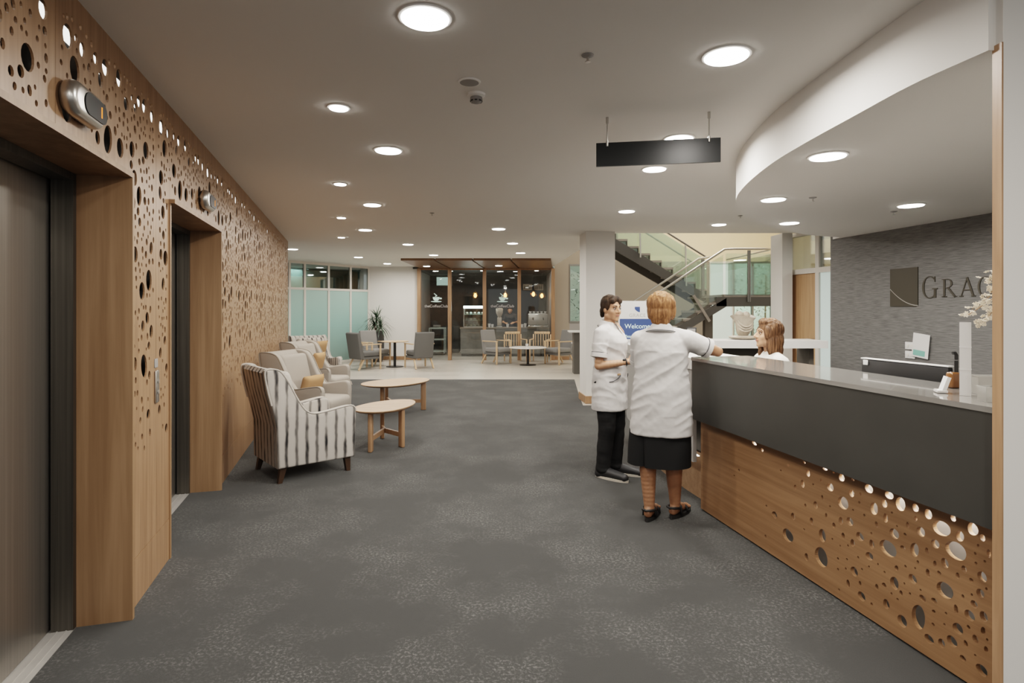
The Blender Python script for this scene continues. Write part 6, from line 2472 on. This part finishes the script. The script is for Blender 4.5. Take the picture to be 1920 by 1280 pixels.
for k, (x, y, lab) in enumerate(((-1.9, 18.0, 'small light in the dark coffee shop ceiling above the trolley side'), (-0.9, 17.8, 'small light in the dark coffee shop ceiling above the cake cabinet'), (0.1, 18.2, 'small light in the dark coffee shop ceiling above the barista'), (0.75, 17.8, 'small light in the dark coffee shop ceiling above the espresso machine'))):
    t = thing('shop_downlight', lab, 'downlight', (x, y, 2.66), 0, 'lights in the coffee shop ceiling')
    b = bmesh.new()
    lathe(b, [(0.075, -0.0005), (0.07, -0.008)], seg=24)
    obj('trim_ring', b, M['ring'], t, angle=30)
    b = bmesh.new()
    lathe(b, [(0.066, -0.0082), (0.06, -0.011)], seg=24)
    obj('diffuser', b, M['lamp'], t, angle=30)
    l = area('shop_lamp', (0, 0, -0.02), 7, 0.14)
    l.parent = t
area('pendant_glow', (-0.2, 18.8, 2.2), 6, 0.3, color=(1, 0.7, 0.4), rot=(0, 0, 0))

# unseen lamps added without fixtures above and behind the camera, for fill light
for x, y in ((-0.4, 0.4), (0.9, 0.6), (-0.4, -1.6), (1.2, -1.4), (2.6, -0.4)):
    area('downlight_lamp', (x, y, CEIL - 0.03), E_BIG, 0.2)
# stair hall and garden daylight
area('hall_light', (5.0, 13.2, 5.4), 300, 3.0, 'RECTANGLE', size_y=3.0, color=(1, 0.92, 0.80))
area('hall_light', (2.2, 15.2, 5.0), 22, 1.2, 'RECTANGLE', size_y=1.5, color=(1, 0.92, 0.80))
area('garden_light', (7.5, 18.8, 4.4), 330, 2.0, 'RECTANGLE', size_y=2.0, rot=(R(-25), 0, 0), color=(0.9, 1.0, 0.95))
area('office_light', (-6.3, 17.2, 2.66), 14, 0.6, color=(0.9, 1.0, 0.95))
area('corridor_light', (5.6, 9.0, 2.68), 14, 0.3)

# ceiling fittings
t = thing('smoke_detector', 'white smoke detector hanging from the ceiling in the middle of the lobby', 'smoke detector', P(893, 176, CEIL))
b = bmesh.new()
lathe(b, [(0.052, -0.0005), (0.050, -0.012), (0.036, -0.02)], seg=28)
obj('base', b, M['ring'], t, angle=30)
b = bmesh.new()
lathe(b, [(0.034, -0.0205), (0.036, -0.035), (0.026, -0.05), (0.012, -0.055)], seg=24)
obj('sensor', b, M['grille'], t)
for k in range(8):
    a = 2 * PI * k / 8
    b = bmesh.new()
    box(b, (0.033 * math.cos(a), 0.033 * math.sin(a), -0.043), (0.004, 0.014, 0.006), Matrix.Rotation(a, 3, 'Z'))
    obj('vent_slot', b, M['black'], t, smooth=False)
t = thing('ceiling_speaker', 'flat round grey speaker grille in the ceiling beside the smoke detector', 'speaker', P(880, 153, CEIL))
b = bmesh.new()
lathe(b, [(0.062, -0.0005), (0.060, -0.006), (0.052, -0.007)], seg=28)
obj('rim', b, M['ring'], t, angle=30)
b = bmesh.new()
lathe(b, [(0.051, -0.0072), (0.02, -0.010)], seg=28)
obj('grille', b, M['grille'], t)
for k, (u, v, z, lab) in enumerate(((1102, 103, CEIL, 'sprinkler head in the ceiling before the hanging sign'), (810, 399, CEIL, 'tiny sprinkler head in the ceiling over the middle of the carpet'), (1388, 404, CEIL, 'sprinkler head at the tip of the curved lowered ceiling'), (1676, 396, 2.41, 'sprinkler head in the lowered ceiling close to the grey wall'), (1524, 370, 2.41, 'sprinkler head in the lowered ceiling above the desk'))):
    t = thing('ceiling_sprinkler', lab, 'sprinkler', P(u, v, z), 0, 'ceiling sprinklers')
    b = bmesh.new()
    lathe(b, [(0.030, -0.0005), (0.028, -0.005), (0.010, -0.010)], seg=24)
    obj('escutcheon', b, M['grille'], t)
    b = bmesh.new()
    cyl(b, (0, 0, -0.0105), (0, 0, -0.032), 0.006, seg=12)
    obj('body', b, M['silver'], t)
    b = bmesh.new()
    lathe(b, [(0.013, -0.0325), (0.013, -0.035), (0.004, -0.036)], seg=18)
    obj('deflector', b, M['silver'], t)

# ------------------------------------------------------------------ world and camera
w = bpy.data.worlds.new('world')
scene.world = w
w.use_nodes = True
bg = w.node_tree.nodes['Background']
bg.inputs['Color'].default_value = (0.95, 0.94, 0.92, 1)
bg.inputs['Strength'].default_value = 0.45

cd_ = bpy.data.cameras.new('camera')
cam = bpy.data.objects.new('camera', cd_)
COL.objects.link(cam)
cam.location = (0, 0, H)
cam.rotation_euler = (R(90), 0, 0)
cd_.sensor_width = 36
cd_.lens = 36 * F / 1920
cd_.shift_y = -(640 - V0) / 1920
cd_.clip_start = 0.05
cd_.clip_end = 200
scene.camera = cam
scene.view_settings.view_transform = 'Filmic'
scene.view_settings.look = 'Medium High Contrast'
scene.view_settings.exposure = 0.30
scene.cycles.use_denoising = True
scene.cycles.max_bounces = 8
scene.cycles.diffuse_bounces = 4
scene.cycles.glossy_bounces = 4
scene.cycles.transparent_max_bounces = 12
scene.cycles.caustics_reflective = False
scene.cycles.caustics_refractive = False
scene.cycles.sample_clamp_indirect = 4.0
